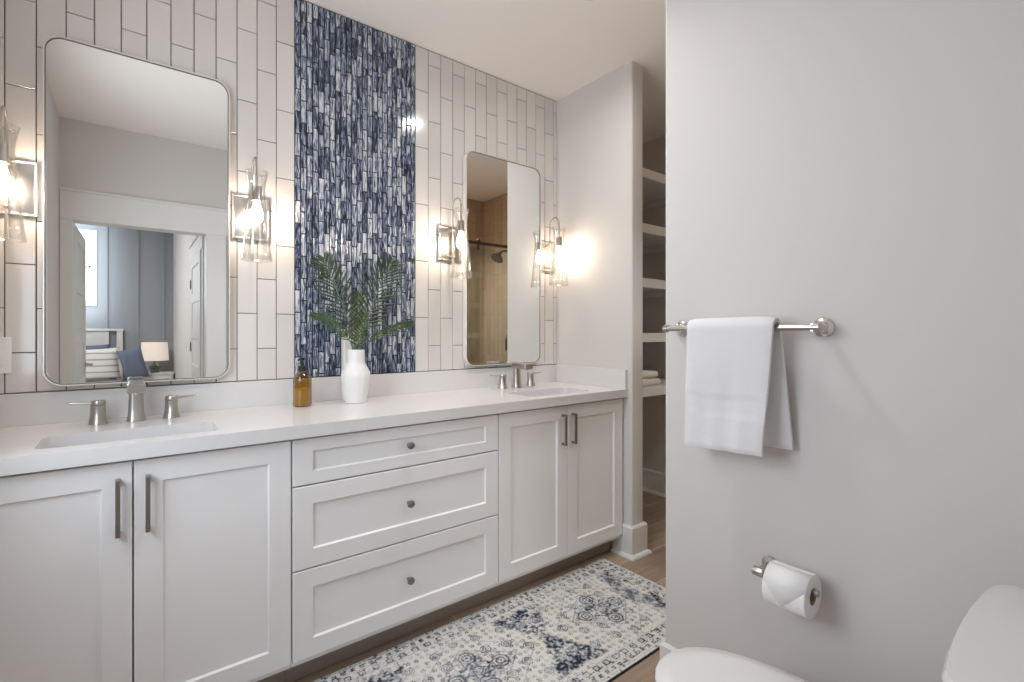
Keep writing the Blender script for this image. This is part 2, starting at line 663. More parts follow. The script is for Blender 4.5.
# baseboards (travel direction keeps the room on the right)
struct('baseboard_right', base_profile(new(), [(XR, 1.80), (XR, PY), (XR + PT, PY), (XR + PT, YC)]), TRIM)
struct('baseboard_partition', base_profile(new(), [(XT + 0.12, 0.955), (XT + 0.12, TY), (XT, TY), (XT, YF)], t=0.011, shoe=0.012), TRIM)
struct('baseboard_closet', base_profile(new(), [(XR + PT, YC), (XS, YC), (XS, 1.02)]), TRIM)
struct('baseboard_front', base_profile(new(), [(XT, YF), (DX1 + 0.136, YF)]), TRIM)
struct('baseboard_left', base_profile(new(), [(XL, YF + 0.02), (XL, 1.72)]), TRIM)

# shower tile on the far walls (seen in the right mirror)
bm = new()
box(bm, XS - 0.008, XS, YF, 0.94, 0, CZ)
gs = struct('wall_shower_side', bm, GROUT)
tiles('shower_tile_panel', [(YF + W * i, min(0.94, YF + W * (i + 1))) for i in range(14)], lambda i: 2.45 if i % 2 else 2.6, H, 0.003, 0.01, CZ - 0.004,
      lambda a, d, z: (XS - 0.008 - d, a, z), SHOWERT, gs)
bm = new()
box(bm, XT + 0.12, XS - 0.008, YF, YF + 0.008, 0, CZ)
gs = struct('wall_shower_front', bm, GROUT)
tiles('shower_tile_panel', [(XT + 0.12 + W * i, min(XS - 0.016, XT + 0.12 + W * (i + 1))) for i in range(22) if XT + 0.12 + W * i < XS - 0.02],
      lambda i: 2.45 if i % 2 else 2.6, H, 0.003, 0.01, CZ - 0.004, lambda a, d, z: (a, YF + 0.008 + d, z), SHOWERT, gs)
struct('trim_shower_curb', box(new(), XT + 0.12, XS - 0.016, 0.86, 0.95, 0, 0.09, 0.004), mat('curb_quartz', (0.75, 0.73, 0.70), 0.3))

# ------------------------------------------------------------------ recessed ceiling lights
def downlight(x, y, label, k=1.0, q=1.0, spread=165):
    t = thing('recessed_ceiling_light', label, 'ceiling light', (x, y, CZ), 'recessed ceiling lights')
    lathe(b0 := new(), [(0.062 * q, 0), (0.062 * q + 0.023, 0), (0.062 * q + 0.026, -0.004), (0.062 * q + 0.022, -0.008), (0.062 * q + 0.004, -0.006), (0.062 * q, 0.0)], x, y, CZ, 40, cap0=False, cap1=False)
    obj('trim_ring', b0, TRIM, t, 0.7)
    lathe(b1 := new(), [(0.062 * q, -0.002), (0.062 * q, -0.004)], x, y, CZ, 40)
    obj('lens', b1, LENS, t)
    area_light('downlight_glow', (x, y, CZ - 0.012), (0, 0, 0), 0.124 * q, DOWNLIGHT_W * k, DOWN_COL, parent=t, spread=spread)
    return t


downlight(1.55, 1.42, 'round white recessed ceiling light above the right sink side of the room')
downlight(0.95, 1.30, 'round white recessed fill light added out of view above the rug, in the middle of the room', 0.82, 1.3, 118)  # added fill lamp, its beam narrowed to keep a glint off the mosaic
downlight(2.35, 0.40, 'round white recessed fill light added out of view inside the tiled shower', 2.6, 1.6, 112)  # added lamp, out of view, lifts the shower seen in the mirror

# ------------------------------------------------------------------ vanity cabinets
def pull(bm, x, z0, z1, yf):
    """square D-shaped bar pull standing off a face at yf"""
    w = 0.0055
    box(bm, x - w, x + w, yf - 0.030, yf - 0.021, z0, z1, 0.001)
    box(bm, x - w, x + w, yf - 0.022, yf + 0.001, z0, z0 + 0.011, 0.001)
    box(bm, x - w, x + w, yf - 0.022, yf + 0.001, z1 - 0.011, z1, 0.001)
    return bm


def carcass(bm, x0, x1, toe_x0=None):
    yb, yf = D - 0.002, YD + 0.021
    for a, b in ((x0, x0 + 0.018), (x1 - 0.018, x1)):
        box(bm, a, b, yf, yb, 0.092, 0.868)
    box(bm, x0 + 0.018, x1 - 0.018, yf, yb, 0.092, 0.11)
    box(bm, x0 + 0.018, x1 - 0.018, yb - 0.01, yb, 0.11, 0.868)
    box(bm, x0 + 0.018, x1 - 0.018, yf, yf + 0.02, 0.84, 0.868)
    return bm


ZB, ZT = 0.116, 0.861


def door_cabinet(x0, x1, xm, label, handle_off, pullz):
    t = thing('vanity_sink_cabinet', label, 'bathroom cabinet', ((x0 + x1) / 2, 2.0, 0), 'white vanity base units')
    obj('cabinet_body', carcass(new(), x0, x1), CAB, t)
    for a, b, hx, nm in ((x0 + 0.002, xm - 0.0018, xm - handle_off, 'l'), (xm + 0.0018, x1 - 0.002, xm + handle_off, 'r')):
        d = obj('door', shaker(new(), a, b, ZB, ZT, YD), CAB, t)
        obj('handle', pull(new(), hx, pullz[0], pullz[1], YD), PULL, d)
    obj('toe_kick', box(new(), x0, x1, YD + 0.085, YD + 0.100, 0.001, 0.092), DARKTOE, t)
    return t


door_cabinet(XL + 0.012, 0.4215, 0.005, 'white two-door vanity cabinet under the left sink', 0.033, (0.663, 0.818))
cr = door_cabinet(1.281, XR - 0.018, 1.704, 'white two-door vanity cabinet under the right sink', 0.034, (0.671, 0.822))
obj('filler_strip', box(new(), XR - 0.017, XR - 0.001, YD + 0.012, YD + 0.03, 0.092, 0.868), CAB, cr)

t = thing('vanity_drawer_cabinet', 'white three-drawer vanity cabinet between the two sink cabinets', 'bathroom cabinet', (0.85, 2.0, 0), 'white vanity base units')
obj('cabinet_body', carcass(new(), 0.4225, 1.280), CAB, t)
for z0, z1, rail in ((0.7055, ZT, 0.043), (0.421, 0.700, 0.062), (ZB, 0.4155, 0.062)):
    d = obj('drawer', shaker(new(), 0.4255, 1.277, z0, z1, YD, rail=rail), CAB, t)
    kz = (z0 + z1) / 2 + 0.004
    if z0 > 0.7:
        kz = 0.789
    k = new()
    lathe(k, [(0.0062, 0.001), (0.0055, -0.008), (0.0065, -0.013), (0.0125, -0.017), (0.0145, -0.021), (0.0138, -0.026), (0.009, -0.0285), (0.0, -0.029)], 0.846, kz, YD, 24, axis='y', cap1=False)
    bmesh.ops.recalc_face_normals(k, faces=list(k.faces))
    obj('knob', k, PULL, d, 0.7)
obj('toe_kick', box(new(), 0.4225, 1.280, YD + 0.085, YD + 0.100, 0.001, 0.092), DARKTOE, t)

# ------------------------------------------------------------------ countertop with two sink cut-outs
SK = [(0.010, 1.882, 0.425, 0.208), (1.722, 1.882, 0.425, 0.208)]   # centre x, centre y, width, depth of the openings


def slab_with_holes(x0, x1, y0, y1, z0, z1, holes, r=0.03):
    """flat slab, the holes are rounded rectangles; top and bottom filled by triangulation"""
    b = new()
    outer = [b.verts.new((x, y, z1)) for x, y in ((x0, y0), (x1, y0), (x1, y1), (x0, y1))]
    edges = [b.edges.new((outer[i], outer[(i + 1) % 4])) for i in range(4)]
    rings = []
    for cx, cyy, w, d in holes:
        vv = [b.verts.new((x, y, z1)) for x, y in rrect(cx, cyy, w, d, r)]
        rings.append(vv)
        edges += [b.edges.new((vv[i], vv[(i + 1) % len(vv)])) for i in range(len(vv))]
    bmesh.ops.triangle_fill(b, use_beauty=True, use_dissolve=False, edges=edges)
    ret = bmesh.ops.extrude_face_region(b, geom=list(b.faces))
    for v in [g for g in ret['geom'] if isinstance(g, bmesh.types.BMVert)]:
        v.co.z = z0
    bmesh.ops.recalc_face_normals(b, faces=list(b.faces))
    return b


ct = thing('vanity_countertop', 'long white quartz countertop over the whole row of vanity cabinets', 'countertop', (0.85, 2.0, 0.87))
obj('slab', slab_with_holes(XL + 0.002, XR - 0.001, YK, D - 0.001, 0.8705, CT, SK), QUARTZ, ct)
obj('backsplash', box(new(), XL + 0.002, XR - 0.001, D - 0.021, D - 0.0005, CT, BS, 0.0012), QUARTZ, ct)
obj('side_splash', box(new(), XR - 0.021, XR - 0.001, YK + 0.002, D - 0.0215, CT, BS, 0.0012), QUARTZ, ct)


def sink(cx, cyy, w, d, label):
    t = thing('undermount_sink', label, 'sink', (cx, cyy, 0.73), 'white undermount sinks')
    b = new()
    loops = []
    for gw, z, rr in ((0.012, 0.8695, 0.036), (0.0, 0.8695, 0.032), (-0.004, 0.86, 0.034), (-0.02, 0.78, 0.045), (-0.05, 0.752, 0.05), (-0.10, 0.742, 0.04), (-0.17, 0.739, 0.02)):
        loops.append([(x, y, z) for x, y in rrect(cx, cyy, w + gw, d + gw, rr)])
    under = [(0.012, 0.8695, 0.036), (0.012, 0.86, 0.038), (0.0, 0.775, 0.045), (-0.04, 0.74, 0.05), (-0.10, 0.728, 0.04)]
    loft(b, loops, False, True)
    loft(b, [[(x, y, z) for x, y in rrect(cx, cyy, w + gw, d + gw, rr)] for gw, z, rr in under], False, True)
    bmesh.ops.recalc_face_normals(b, faces=list(b.faces))
    obj('basin', b, PORC, t, 0.8)
    b = new()
    lathe(b, [(0.0, 0.0), (0.012, 0.0006), (0.02, 0.002), (0.024, 0.0035), (0.026, 0.002), (0.026, 0.0)], cx, cyy, 0.7395, 24, cap0=False, cap1=False)
    obj('drain', b, NICKEL, t, 0.7)
    return t


s1 = sink(*SK[0], 'rectangular white undermount sink in the left end of the countertop')
dup(s1, (SK[1][0], SK[1][1], 0.73), 'rectangular white undermount sink in the right end of the countertop')


def faucet(x, label):
    y = 2.158
    t = thing('widespread_faucet', label, 'faucet', (x, y, CT), 'brushed nickel faucets')
    # spout: a flared column carrying a flat arm that reaches over the bowl
    b = new()
    loops = []
    for w, d, z in ((0.056, 0.050, 0.0), (0.054, 0.048, 0.004), (0.048, 0.042, 0.02), (0.044, 0.037, 0.05), (0.042, 0.034, 0.085), (0.042, 0.034, 0.1085)):
        loops.append([(px, py, CT + z) for px, py in rrect(x, y, w, d, d * 0.38, 5)])
    loft(b, loops)
    bmesh.ops.recalc_face_normals(b, faces=list(b.faces))
    obj('spout_column', b, NICKEL, t, 0.6)
    b = new()
    # arm: rounded rectangle section lofted along -Y, drooping a little at the tip
    loops = []
    for yy, zc, hh, ww in ((y + 0.017, 1.038, 0.030, 0.044), (y + 0.019, 1.038, 0.032, 0.046), (y - 0.03, 1.038, 0.032, 0.048), (y - 0.085, 1.035, 0.031, 0.050), (y - 0.106, 1.034, 0.030, 0.051), (y - 0.108, 1.034, 0.028, 0.049)):
        loops.append([(px, yy, pz) for px, pz in rrect(x, zc, ww, hh, 0.006, 3)])
    loft(b, loops)
    bmesh.ops.recalc_face_normals(b, faces=list(b.faces))
    obj('spout_arm', b, NICKEL, t, 0.6)
    b = new()
    lathe(b, [(0.009, 0), (0.009, -0.006), (0.0, -0.006)], x, y - 0.088, 1.0195, 16, cap1=False)
    obj('aerator', b, POLISH, t, 0.7)
    for s in (-1, 1):
        hx = x + s * 0.102
        b = new()
        lathe(b, [(0.0275, 0.0), (0.0265, 0.004), (0.0225, 0.02), (0.020, 0.045), (0.0205, 0.062)], hx, y, CT, 28)
        hd = obj('handle', b, NICKEL, t, 0.6)
        b = new()
        lathe(b, [(0.0195, 0.0), (0.0205, 0.002), (0.0205, 0.010), (0.018, 0.0145), (0.0, 0.0150)], hx, y, CT + 0.0635, 28, cap1=False)
        loops = []
        for k, (dx, w, h, dz) in enumerate(((-0.012, 0.024, 0.010, 0.0), (0.02, 0.022, 0.0085, 0.0), (0.05, 0.018, 0.006, 0.002), (0.078, 0.015, 0.0045, 0.004), (0.083, 0.011, 0.003, 0.0045))):
            loops.append([(hx + s * dx, py, pz) for py, pz in rrect(y, CT + 0.0705 + dz, w, h, h * 0.4, 3)])
        loft(b, loops)
        bmesh.ops.recalc_face_normals(b, faces=list(b.faces))
        obj('lever', b, NICKEL, hd, 0.6)
    return t


CT_KEEP = CT
CT = CT + 0.0006
f1 = faucet(0.015, 'brushed nickel widespread faucet with two levers behind the left sink')
dup(f1, (1.727, 2.158, CT), 'brushed nickel widespread faucet with two levers behind the right sink')
CT = CT_KEEP

# ------------------------------------------------------------------ mirrors
MY = 2.238


def wall_mirror(x0, x1, z0, z1, label):
    cx, cz, w, h = (x0 + x1) / 2, (z0 + z1) / 2, x1 - x0, z1 - z0
    t = thing('wall_mirror', label, 'mirror', (cx, D - 0.008, cz), 'rounded vanity mirrors')
    b = new()
    r = 0.055
    out = rrect(cx, cz, w, h, r, 10)
    inn = rrect(cx, cz, w - 0.010, h - 0.010, r - 0.005, 10)
    loops = [[(x, D - 0.008, z) for x, z in out], [(x, MY - 0.004, z) for x, z in out], [(x, MY - 0.005, z) for x, z in rrect(cx, cz, w - 0.002, h - 0.002, r - 0.001, 10)],
             [(x, MY - 0.005, z) for x, z in rrect(cx, cz, w - 0.008, h - 0.008, r - 0.004, 10)], [(x, MY - 0.002, z) for x, z in inn], [(x, D - 0.012, z) for x, z in inn]]
    loft(b, loops, False, False)
    bmesh.ops.recalc_face_normals(b, faces=list(b.faces))
    obj('mirror_frame', b, FRAME, t, 0.7)
    b = new()
    ii = rrect(cx, cz, w - 0.0102, h - 0.0102, r - 0.0051, 10)
    loft(b, [[(x, MY + 0.004, z) for x, z in ii], [(x, MY, z) for x, z in ii]])
    bmesh.ops.recalc_face_normals(b, faces=list(b.faces))
    obj('mirror_glass', b, MIRR, t)
    b = new()
    loft(b, [[(x, yy, z) for x, z in rrect(cx, cz, w - q, h - q, r - q / 2, 10)] for q, yy in ((0.0101, MY - 0.0002), (0.0101, MY - 0.0030), (0.0150, MY - 0.0030), (0.0150, MY - 0.0002))], False, False)
    bmesh.ops.recalc_face_normals(b, faces=list(b.faces))
    obj('frame_shadow_line', b, mat('painted_frame_shadow', (0.16, 0.155, 0.15), 0.4, metal=0.3), t)  # dark ring stands in for the shadow inside the frame edge
    return t


m1 = wall_mirror(-0.231, 0.313, 1.040, 2.225, 'tall rounded wall mirror above the left sink')
dup(m1, (m1.location.x + 1.664, m1.location.y, m1.location.z - 0.001), 'tall rounded wall mirror above the right sink')

# ------------------------------------------------------------------ wall sconces
def sconce(x, label):
    wy = D - 0.0065
    zc = 1.698
    t = thing('wall_sconce', label, 'wall sconce', (x, wy, zc), 'glass wall sconces beside the mirrors')
    b = new()
    box(b, x - 0.069, x + 0.069, wy - 0.014, wy, zc - 0.091, zc + 0.091, 0.004)
    bp = obj('backplate', b, POLISH, t, 0.5)
    b = new()
    for (a0, a1, c0, c1) in ((-0.069, 0.069, 0.083, 0.091), (-0.069, 0.069, -0.091, -0.083), (-0.069, -0.061, -0.083, 0.083), (0.061, 0.069, -0.083, 0.083)):
        box(b, x + a0, x + a1, wy - 0.0175, wy - 0.0135, zc + c0, zc + c1, 0.0015)
    obj('raised_rim', b, POLISH, bp)
    ry = wy - 0.040
    by = 2.148
    b = new()
    rad = (ry - by) / 2
    zt = 1.888
    pts = [(x, ry, 1.528), (x, ry, 1.6), (x, ry, 1.75), (x, ry, zt)]
    for i in range(1, 13):
        a = PI * i / 12
        pts.append((x, ry - rad + rad * math.cos(a), zt + rad * math.sin(a)))
    pts.append((x, by, 1.805))
    tube(b, pts, 0.0042, 10)
    lathe(b, [(0.0, 0), (0.006, 0.003), (0.0065, 0.01), (0.0042, 0.016)], x, ry, 1.520, 12, cap0=False, cap1=False)
    obj('arm', b, NICKEL, t, 0.8)
    for zz in (1.768, 1.628):
        b = new()
        tube(b, [(x, wy - 0.014, zz), (x, ry + 0.003, zz)], 0.006, 12)
        bmesh.ops.create_uvsphere(b, u_segments=14, v_segments=8, radius=0.0095, matrix=Matrix.Translation((x, ry, zz)))
        obj('mounting_knob', b, NICKEL, t, 0.8)
    b = new()
    lathe(b, [(0.005, 0.062), (0.0165, 0.058), (0.0175, 0.052), (0.0175, 0.01), (0.019, 0.006), (0.019, 0.0), (0.012, 0.0)], x, by, 1.745, 22)
    bmesh.ops.recalc_face_normals(b, faces=list(b.faces))
    obj('socket', b, NICKEL, t, 0.6)
    b = new()
    lathe(b, [(0.010, 0.0), (0.0115, -0.012), (0.0165, -0.030), (0.0215, -0.048), (0.0225, -0.060), (0.0185, -0.074), (0.010, -0.083), (0.0, -0.0855)], x, by, 1.745, 24, cap1=False)
    bmesh.ops.recalc_face_normals(b, faces=list(b.faces))
    obj('light_bulb', b, BULB, t, 3.1)
    b = new()
    prof = [(0.0425, 1.862), (0.037, 1.835), (0.0325, 1.808), (0.031, 1.79), (0.0325, 1.765), (0.038, 1.70), (0.045, 1.62), (0.052, 1.55), (0.0565, 1.508)]
    lathe(b, [(r, z) for r, z in prof] + [(r - 0.0025, z) for r, z in reversed(prof)] + [prof[0]], x, by, 0.0, 40, cap0=False, cap1=False)
    bmesh.ops.remove_doubles(b, verts=list(b.verts), dist=1e-5)
    bmesh.ops.recalc_face_normals(b, faces=list(b.faces))
    sh = obj('glass_shade', b, CLEAR, t, 3.1)
    return t


sc = sconce(0.394, 'clear glass wall sconce between the left mirror and the blue mosaic strip')
for x, lab in ((-0.314, 'clear glass wall sconce left of the left mirror, above the white switch'),
               (1.347, 'clear glass wall sconce between the blue mosaic strip and the right mirror'),
               (2.046, 'clear glass wall sconce right of the right mirror, beside the corner wall')):
    dup(sc, (x, sc.location.y, sc.location.z), lab)

# ------------------------------------------------------------------ wall switch
t = thing('wall_switch', 'white rocker switch plate on the tile left of the left mirror', 'light switch', (-0.342, D - 0.0065, 1.148))
obj('cover_plate', box(new(), -0.377, -0.307, D - 0.0115, D - 0.0062, 1.089, 1.207, 0.002), SOCKW, t)
b = new()
box(b, -0.3585, -0.3255, D - 0.0145, D - 0.0112, 1.115, 1.181, 0.0015)
obj('rocker', b, SOCKW, t)

# ------------------------------------------------------------------ things on the counter
bx_, by_ = 0.567, 2.15
t = thing('soap_dispenser', 'amber glass soap bottle with a black pump on the counter beside the white vase', 'soap dispenser', (bx_, by_, CT))
b = new()
lathe(b, [(0.033, 0.0), (0.0355, 0.003), (0.0365, 0.008), (0.0365, 0.108), (0.0355, 0.118), (0.031, 0.129), (0.023, 0.139), (0.0165, 0.145), (0.0145, 0.150), (0.0145, 0.158)], bx_, by_, CT + 0.0005, 40)
obj('bottle', b, AMBER, t, 0.9)
b = new()
lathe(b, [(0.0315, 0.004), (0.0345, 0.010), (0.0345, 0.074), (0.0, 0.0742)], bx_, by_, CT + 0.0005, 36, cap1=False)
bmesh.ops.recalc_face_normals(b, faces=list(b.faces))
obj('liquid_soap', b, mat('golden_soap', (0.88, 0.82, 0.16), 0.5), t, 0.9)
b = new()
lathe(b, [(0.0165, 0.148), (0.0165, 0.166), (0.014, 0.169), (0.007, 0.170), (0.0065, 0.182), (0.0042, 0.183), (0.0042, 0.192), (0.0105, 0.193), (0.0115, 0.197), (0.0105, 0.204), (0.004, 0.2055)], bx_, by_, CT, 22)
tube(b, [(bx_, by_, CT + 0.199), (bx_ - 0.012, by_ - 0.014, CT + 0.199), (bx_ - 0.024, by_ - 0.028, CT + 0.195)], [0.0055, 0.005, 0.004], 10)
obj('pump', b, BLACKP, t, 0.6)

vx, vy = 0.783, 2.120
b = new()
loops = []
VP = [(0.044, 0.0), (0.0465, 0.002), (0.0475, 0.008), (0.054, 0.045), (0.0605, 0.085), (0.0635, 0.115), (0.0625, 0.130), (0.054, 0.150), (0.044, 0.166), (0.0395, 0.178), (0.0385, 0.19), (0.0385, 0.231), (0.0375, 0.2325),
      (0.0345, 0.231), (0.0345, 0.18), (0.05, 0.14), (0.05, 0.10), (0.038, 0.02), (0.0, 0.015)]
lathe(b, VP, vx, vy, CT + 0.0005, 14, cap0=True, cap1=False)
bmesh.ops.remove_doubles(b, verts=list(b.verts), dist=1e-5)
bmesh.ops.recalc_face_normals(b, faces=list(b.faces))
bmesh.ops.bevel(b, geom=[e for e in b.edges if abs(e.verts[0].co.z - e.verts[1].co.z) > 0.004], offset=0.003, segments=2, profile=0.5, affect='EDGES')
o = obj('faceted_vase', b, CERAM, None, 0.5)
tag(o, 'white faceted ceramic vase holding the palm fronds on the counter', 'vase')
b = new()
loops = []
for w, z in ((0.046, 0.0), (0.05, 0.003), (0.05, 0.288), (0.048, 0.291), (0.040, 0.290), (0.040, 0.03)):
    loops.append([(x, y, CT + 0.0005 + z) for x, y in rrect(0.781, 2.222, w * 0.86, w * 0.86, 0.006, 3)])
loft(b, loops)
bmesh.ops.recalc_face_normals(b, faces=list(b.faces))
o = obj('slim_vase', b, CERAM, None, 0.6)
tag(o, 'slim square white ceramic vase half hidden behind the faceted vase', 'vase')


def frond(pts, n, length, width, label, lm, droop=0.15, side=Vector((0, 1, 0)), splay=0.75, start=0.3, taper_end=0.45):
    """a palm leaf: curved rib with narrow leaflets on both sides"""
    P = [Vector(p) for p in pts]

    def cat(t):      # Catmull-Rom through the points
        k = t * (len(P) - 1)
        i = min(int(k), len(P) - 2)
        u = k - i
        p0, p1, p2, p3 = P[max(i - 1, 0)], P[i], P[i + 1], P[min(i + 2, len(P) - 1)]
        return 0.5 * ((2 * p1) + (p2 - p0) * u + (2 * p0 - 5 * p1 + 4 * p2 - p3) * u * u + (3 * p1 - p0 - 3 * p2 + p3) * u ** 3)
    t_ = thing('palm_frond', label, 'palm frond', P[0], 'palm fronds in the white vase')
    b = new()
    N = 24
    tube(b, [cat(i / N) for i in range(N + 1)], [0.0026 * (1 - 0.75 * i / N) for i in range(N + 1)], 6)
    obj('stem', b, STEM, t_, 3.1)
    b = new()
    for i in range(n):
        u = start + (1.0 - start) * (i + 0.5) / n
        p = cat(u)
        d = (cat(min(1, u + 0.02)) - cat(max(0, u - 0.02))).normalized()
        f = (u - start) / (1 - start)
        ln = length * (0.55 + 0.75 * math.sin(PI * min(1, 0.15 + f * 0.8))) * (1 if f < 0.75 else 1 - taper_end * (f - 0.75) / 0.25) * 0.78
        sd = d.cross(side).normalized()
        for s in (-1, 1):
            ang = splay * (1 - 0.45 * f)
            dr = (d * math.cos(ang) + sd * s * math.sin(ang)).normalized()
            dr = (dr + Vector((0, random.uniform(-0.12, 0.12), random.uniform(-0.05, 0.05)))).normalized()
            nrm = dr.cross(d).normalized()
            wv = nrm.cross(dr).normalized()
            L = ln * random.uniform(0.9, 1.08)
            rows = []
            for k, (q, ww) in enumerate(((0, 0.35), (0.2, 0.85), (0.5, 1.0), (0.8, 0.6), (1.0, 0.04))):
                c = p + dr * L * q - Vector((0, 0, 1)) * droop * L * q * q
                h = nrm * width * 0.28 * ww
                rows.append((b.verts.new(c - wv * width * ww * 0.5), b.verts.new(c + h), b.verts.new(c + wv * width * ww * 0.5)))
            for r0, r1 in zip(rows[:-1], rows[1:]):
                b.faces.new((r0[0], r0[1], r1[1], r1[0]))
                b.faces.new((r0[1], r0[2], r1[2], r1[1]))
    obj('leaflets', b, lm, t_)
    return t_


nz = CT + 0.20
frond([(vx - 0.012, vy, nz - 0.05), (vx - 0.016, vy, nz + 0.06), (vx - 0.045, vy + 0.005, nz + 0.20), (vx - 0.095, vy + 0.01, nz + 0.33), (vx - 0.135, vy + 0.005, nz + 0.425)], 19, 0.135, 0.0090,
      'dark green palm frond standing up at the left of the vase', LEAF, start=0.36, splay=0.9, droop=0.22)
frond([(vx + 0.012, vy, nz - 0.05), (vx + 0.018, vy + 0.002, nz + 0.06), (vx + 0.065, vy + 0.008, nz + 0.20), (vx + 0.125, vy + 0.01, nz + 0.34), (vx + 0.165, vy - 0.005, nz + 0.435)], 20, 0.150, 0.0092,
      'dark green palm frond standing up at the right of the vase', LEAF, start=0.36, splay=0.9, droop=0.22)
frond([(vx, vy + 0.012, nz - 0.05), (vx + 0.002, vy + 0.014, nz + 0.06), (vx + 0.010, vy + 0.02, nz + 0.16), (vx + 0.022, vy + 0.02, nz + 0.28)], 13, 0.085, 0.0075,
      'short yellowish palm frond between the two tall upright fronds', LEAFY, start=0.35, splay=0.6)
frond([(vx - 0.014, vy - 0.006, nz - 0.05), (vx - 0.02, vy - 0.008, nz + 0.05), (vx - 0.07, vy - 0.02, nz + 0.115), (vx - 0.13, vy - 0.025, nz + 0.165), (vx - 0.195, vy - 0.03, nz + 0.185)], 16, 0.058, 0.0070,
      'low palm frond spreading out to the left over the soap bottle', LEAFB, side=Vector((0.3, 0.8, 0.5)), start=0.32)
frond([(vx + 0.014, vy - 0.006, nz - 0.05), (vx + 0.024, vy - 0.008, nz + 0.05), (vx + 0.10, vy - 0.02, nz + 0.10), (vx + 0.18, vy - 0.03, nz + 0.135), (vx + 0.26, vy - 0.03, nz + 0.155)], 18, 0.062, 0.0070,
      'low palm frond spreading out to the right towards the right mirror', LEAFB, side=Vector((-0.3, 0.8, 0.5)), start=0.32)
frond([(vx, vy - 0.014, nz - 0.05), (vx - 0.002, vy - 0.016, nz + 0.05), (vx + 0.004, vy - 0.04, nz + 0.12), (vx + 0.012, vy - 0.07, nz + 0.19)], 11, 0.062, 0.0085,
      'short bright palm frond leaning forward over the vase neck', LEAFB, start=0.32, splay=1.0)

# ------------------------------------------------------------------ towel bar and towel
def bar_post(b, y, z, xw, xo, rf=0.026, rp=0.0095):
    lathe(b, [(rf, 0.0), (rf, -0.004), (rf - 0.004, -0.009), (rp + 0.003, -0.012), (rp, -0.016), (rp, xo - xw)], y, z, xw, 26, axis='x', cap0=True, cap1=True)
    return b


BXO = XT - 0.068
t = thing('towel_bar', 'brushed nickel towel bar on the grey wall carrying the white towel', 'towel bar', (XT, 0.71, 1.235))
for yy in (0.915, 0.50):
    b = new()
    bar_post(b, yy, 1.235, XT, BXO - 0.004)
    bmesh.ops.recalc_face_normals(b, faces=list(b.faces))
    obj('wall_post', b, POLISH, t, 0.6)
b = new()
lathe(b, [(0.0095, 0.482), (0.012, 0.485), (0.0125, 0.497), (0.0085, 0.500), (0.0085, 0.921), (0.0125, 0.924), (0.012, 0.936), (0.0095, 0.939)], BXO, 1.235, 0, 20, axis='y')
bmesh.ops.recalc_face_normals(b, faces=list(b.faces))
obj('bar', b, NICKEL, t, 0.6)


def hung_towel():
    """closed strip section (thick folded cloth) draped over the bar, swept along the bar"""
    xb, zb = BXO, 1.235
    ri = 0.0105
    zf, zk = 0.885, 0.905           # hems of front and back layer
    NY = 26
    y0, y1 = 0.588, 0.840
    loops = []
    for j in range(NY + 1):
        v = j / NY
        y = y0 + (y1 - y0) * v
        wob = 0.004 * math.sin(v * 9.0 + 0.6) + 0.003 * math.sin(v * 21 + 2.0)
        th = 0.019 + 0.002 * math.sin(v * 5)
        edge = min(v, 1 - v) * NY
        sq = 1.0 if edge > 1.5 else (0.55 + 0.3 * edge)
        th *= sq
        ci, co = [], []
        n = 40
        # centre line from front hem up, over the bar, down to back hem (the back hangs against the wall)
        cl = []
        for i in range(n + 1):
            u = i / n
            z = zf + 0.012 * (v - 0.5) * 2 * -0.5 + (zb - zf) * u
            out = ri + 0.0105 + (0.010 * (1 - u) ** 1.5) + wob * (1 - u) * 0.9 + 0.003 * math.sin(u * 7 + v * 4) * (1 - u)
            cl.append(Vector((xb - out, 0, z)))
        for i in range(1, 8):
            a = PI - PI * i / 8
            cl.append(Vector((xb + (ri + 0.0105) * math.cos(a), 0, zb + (ri + 0.0105) * math.sin(a))))
        for i in range(n + 1):
            u = 1 - i / n
            z = zk + (zb - zk) * u
            out = ri + 0.0105 + 0.022 * (1 - u) ** 0.9 + wob * (1 - u) * 0.5
            cl.append(Vector((xb + out, 0, z)))
        L, R = [], []
        for i, p in enumerate(cl):
            d = (cl[min(i + 1, len(cl) - 1)] - cl[max(i - 1, 0)]).normalized()
            nn = Vector((-d.z, 0, d.x))
            e = min(i, len(cl) - 1 - i)
            tt = th * (0.6 if e == 0 else 1.0)
            # woven band near the hem, a little thinner
            if 0.29 < (p.z - zf) / (zb - zf) < 0.44 and i < n:
                tt *= 0.80
            L.append(p + nn * tt / 2)
            R.append(p - nn * tt / 2)
        shear = 0.012
        def hang(q):
            k = max(0.0, min(1.0, (zb - q.z) / (zb - zk)))
            if q.x < xb:        # the front layer narrows a little towards its hem
                return y + k * (0.022 * (1 - v) + 0.006 * v)
            return y + k * (-0.022 * (1 - v) - 0.004 * v)
        loops.append([(q.x, hang(q), q.z) for q in L + R[::-1]])
    b = new()
    loft(b, loops)
    bmesh.ops.recalc_face_normals(b, faces=list(b.faces))
    return b


o = obj('bath_towel', hung_towel(), TERRY, None, 0.9)
tag(o, 'white terry towel folded over the towel bar on the grey wall', 'towel')

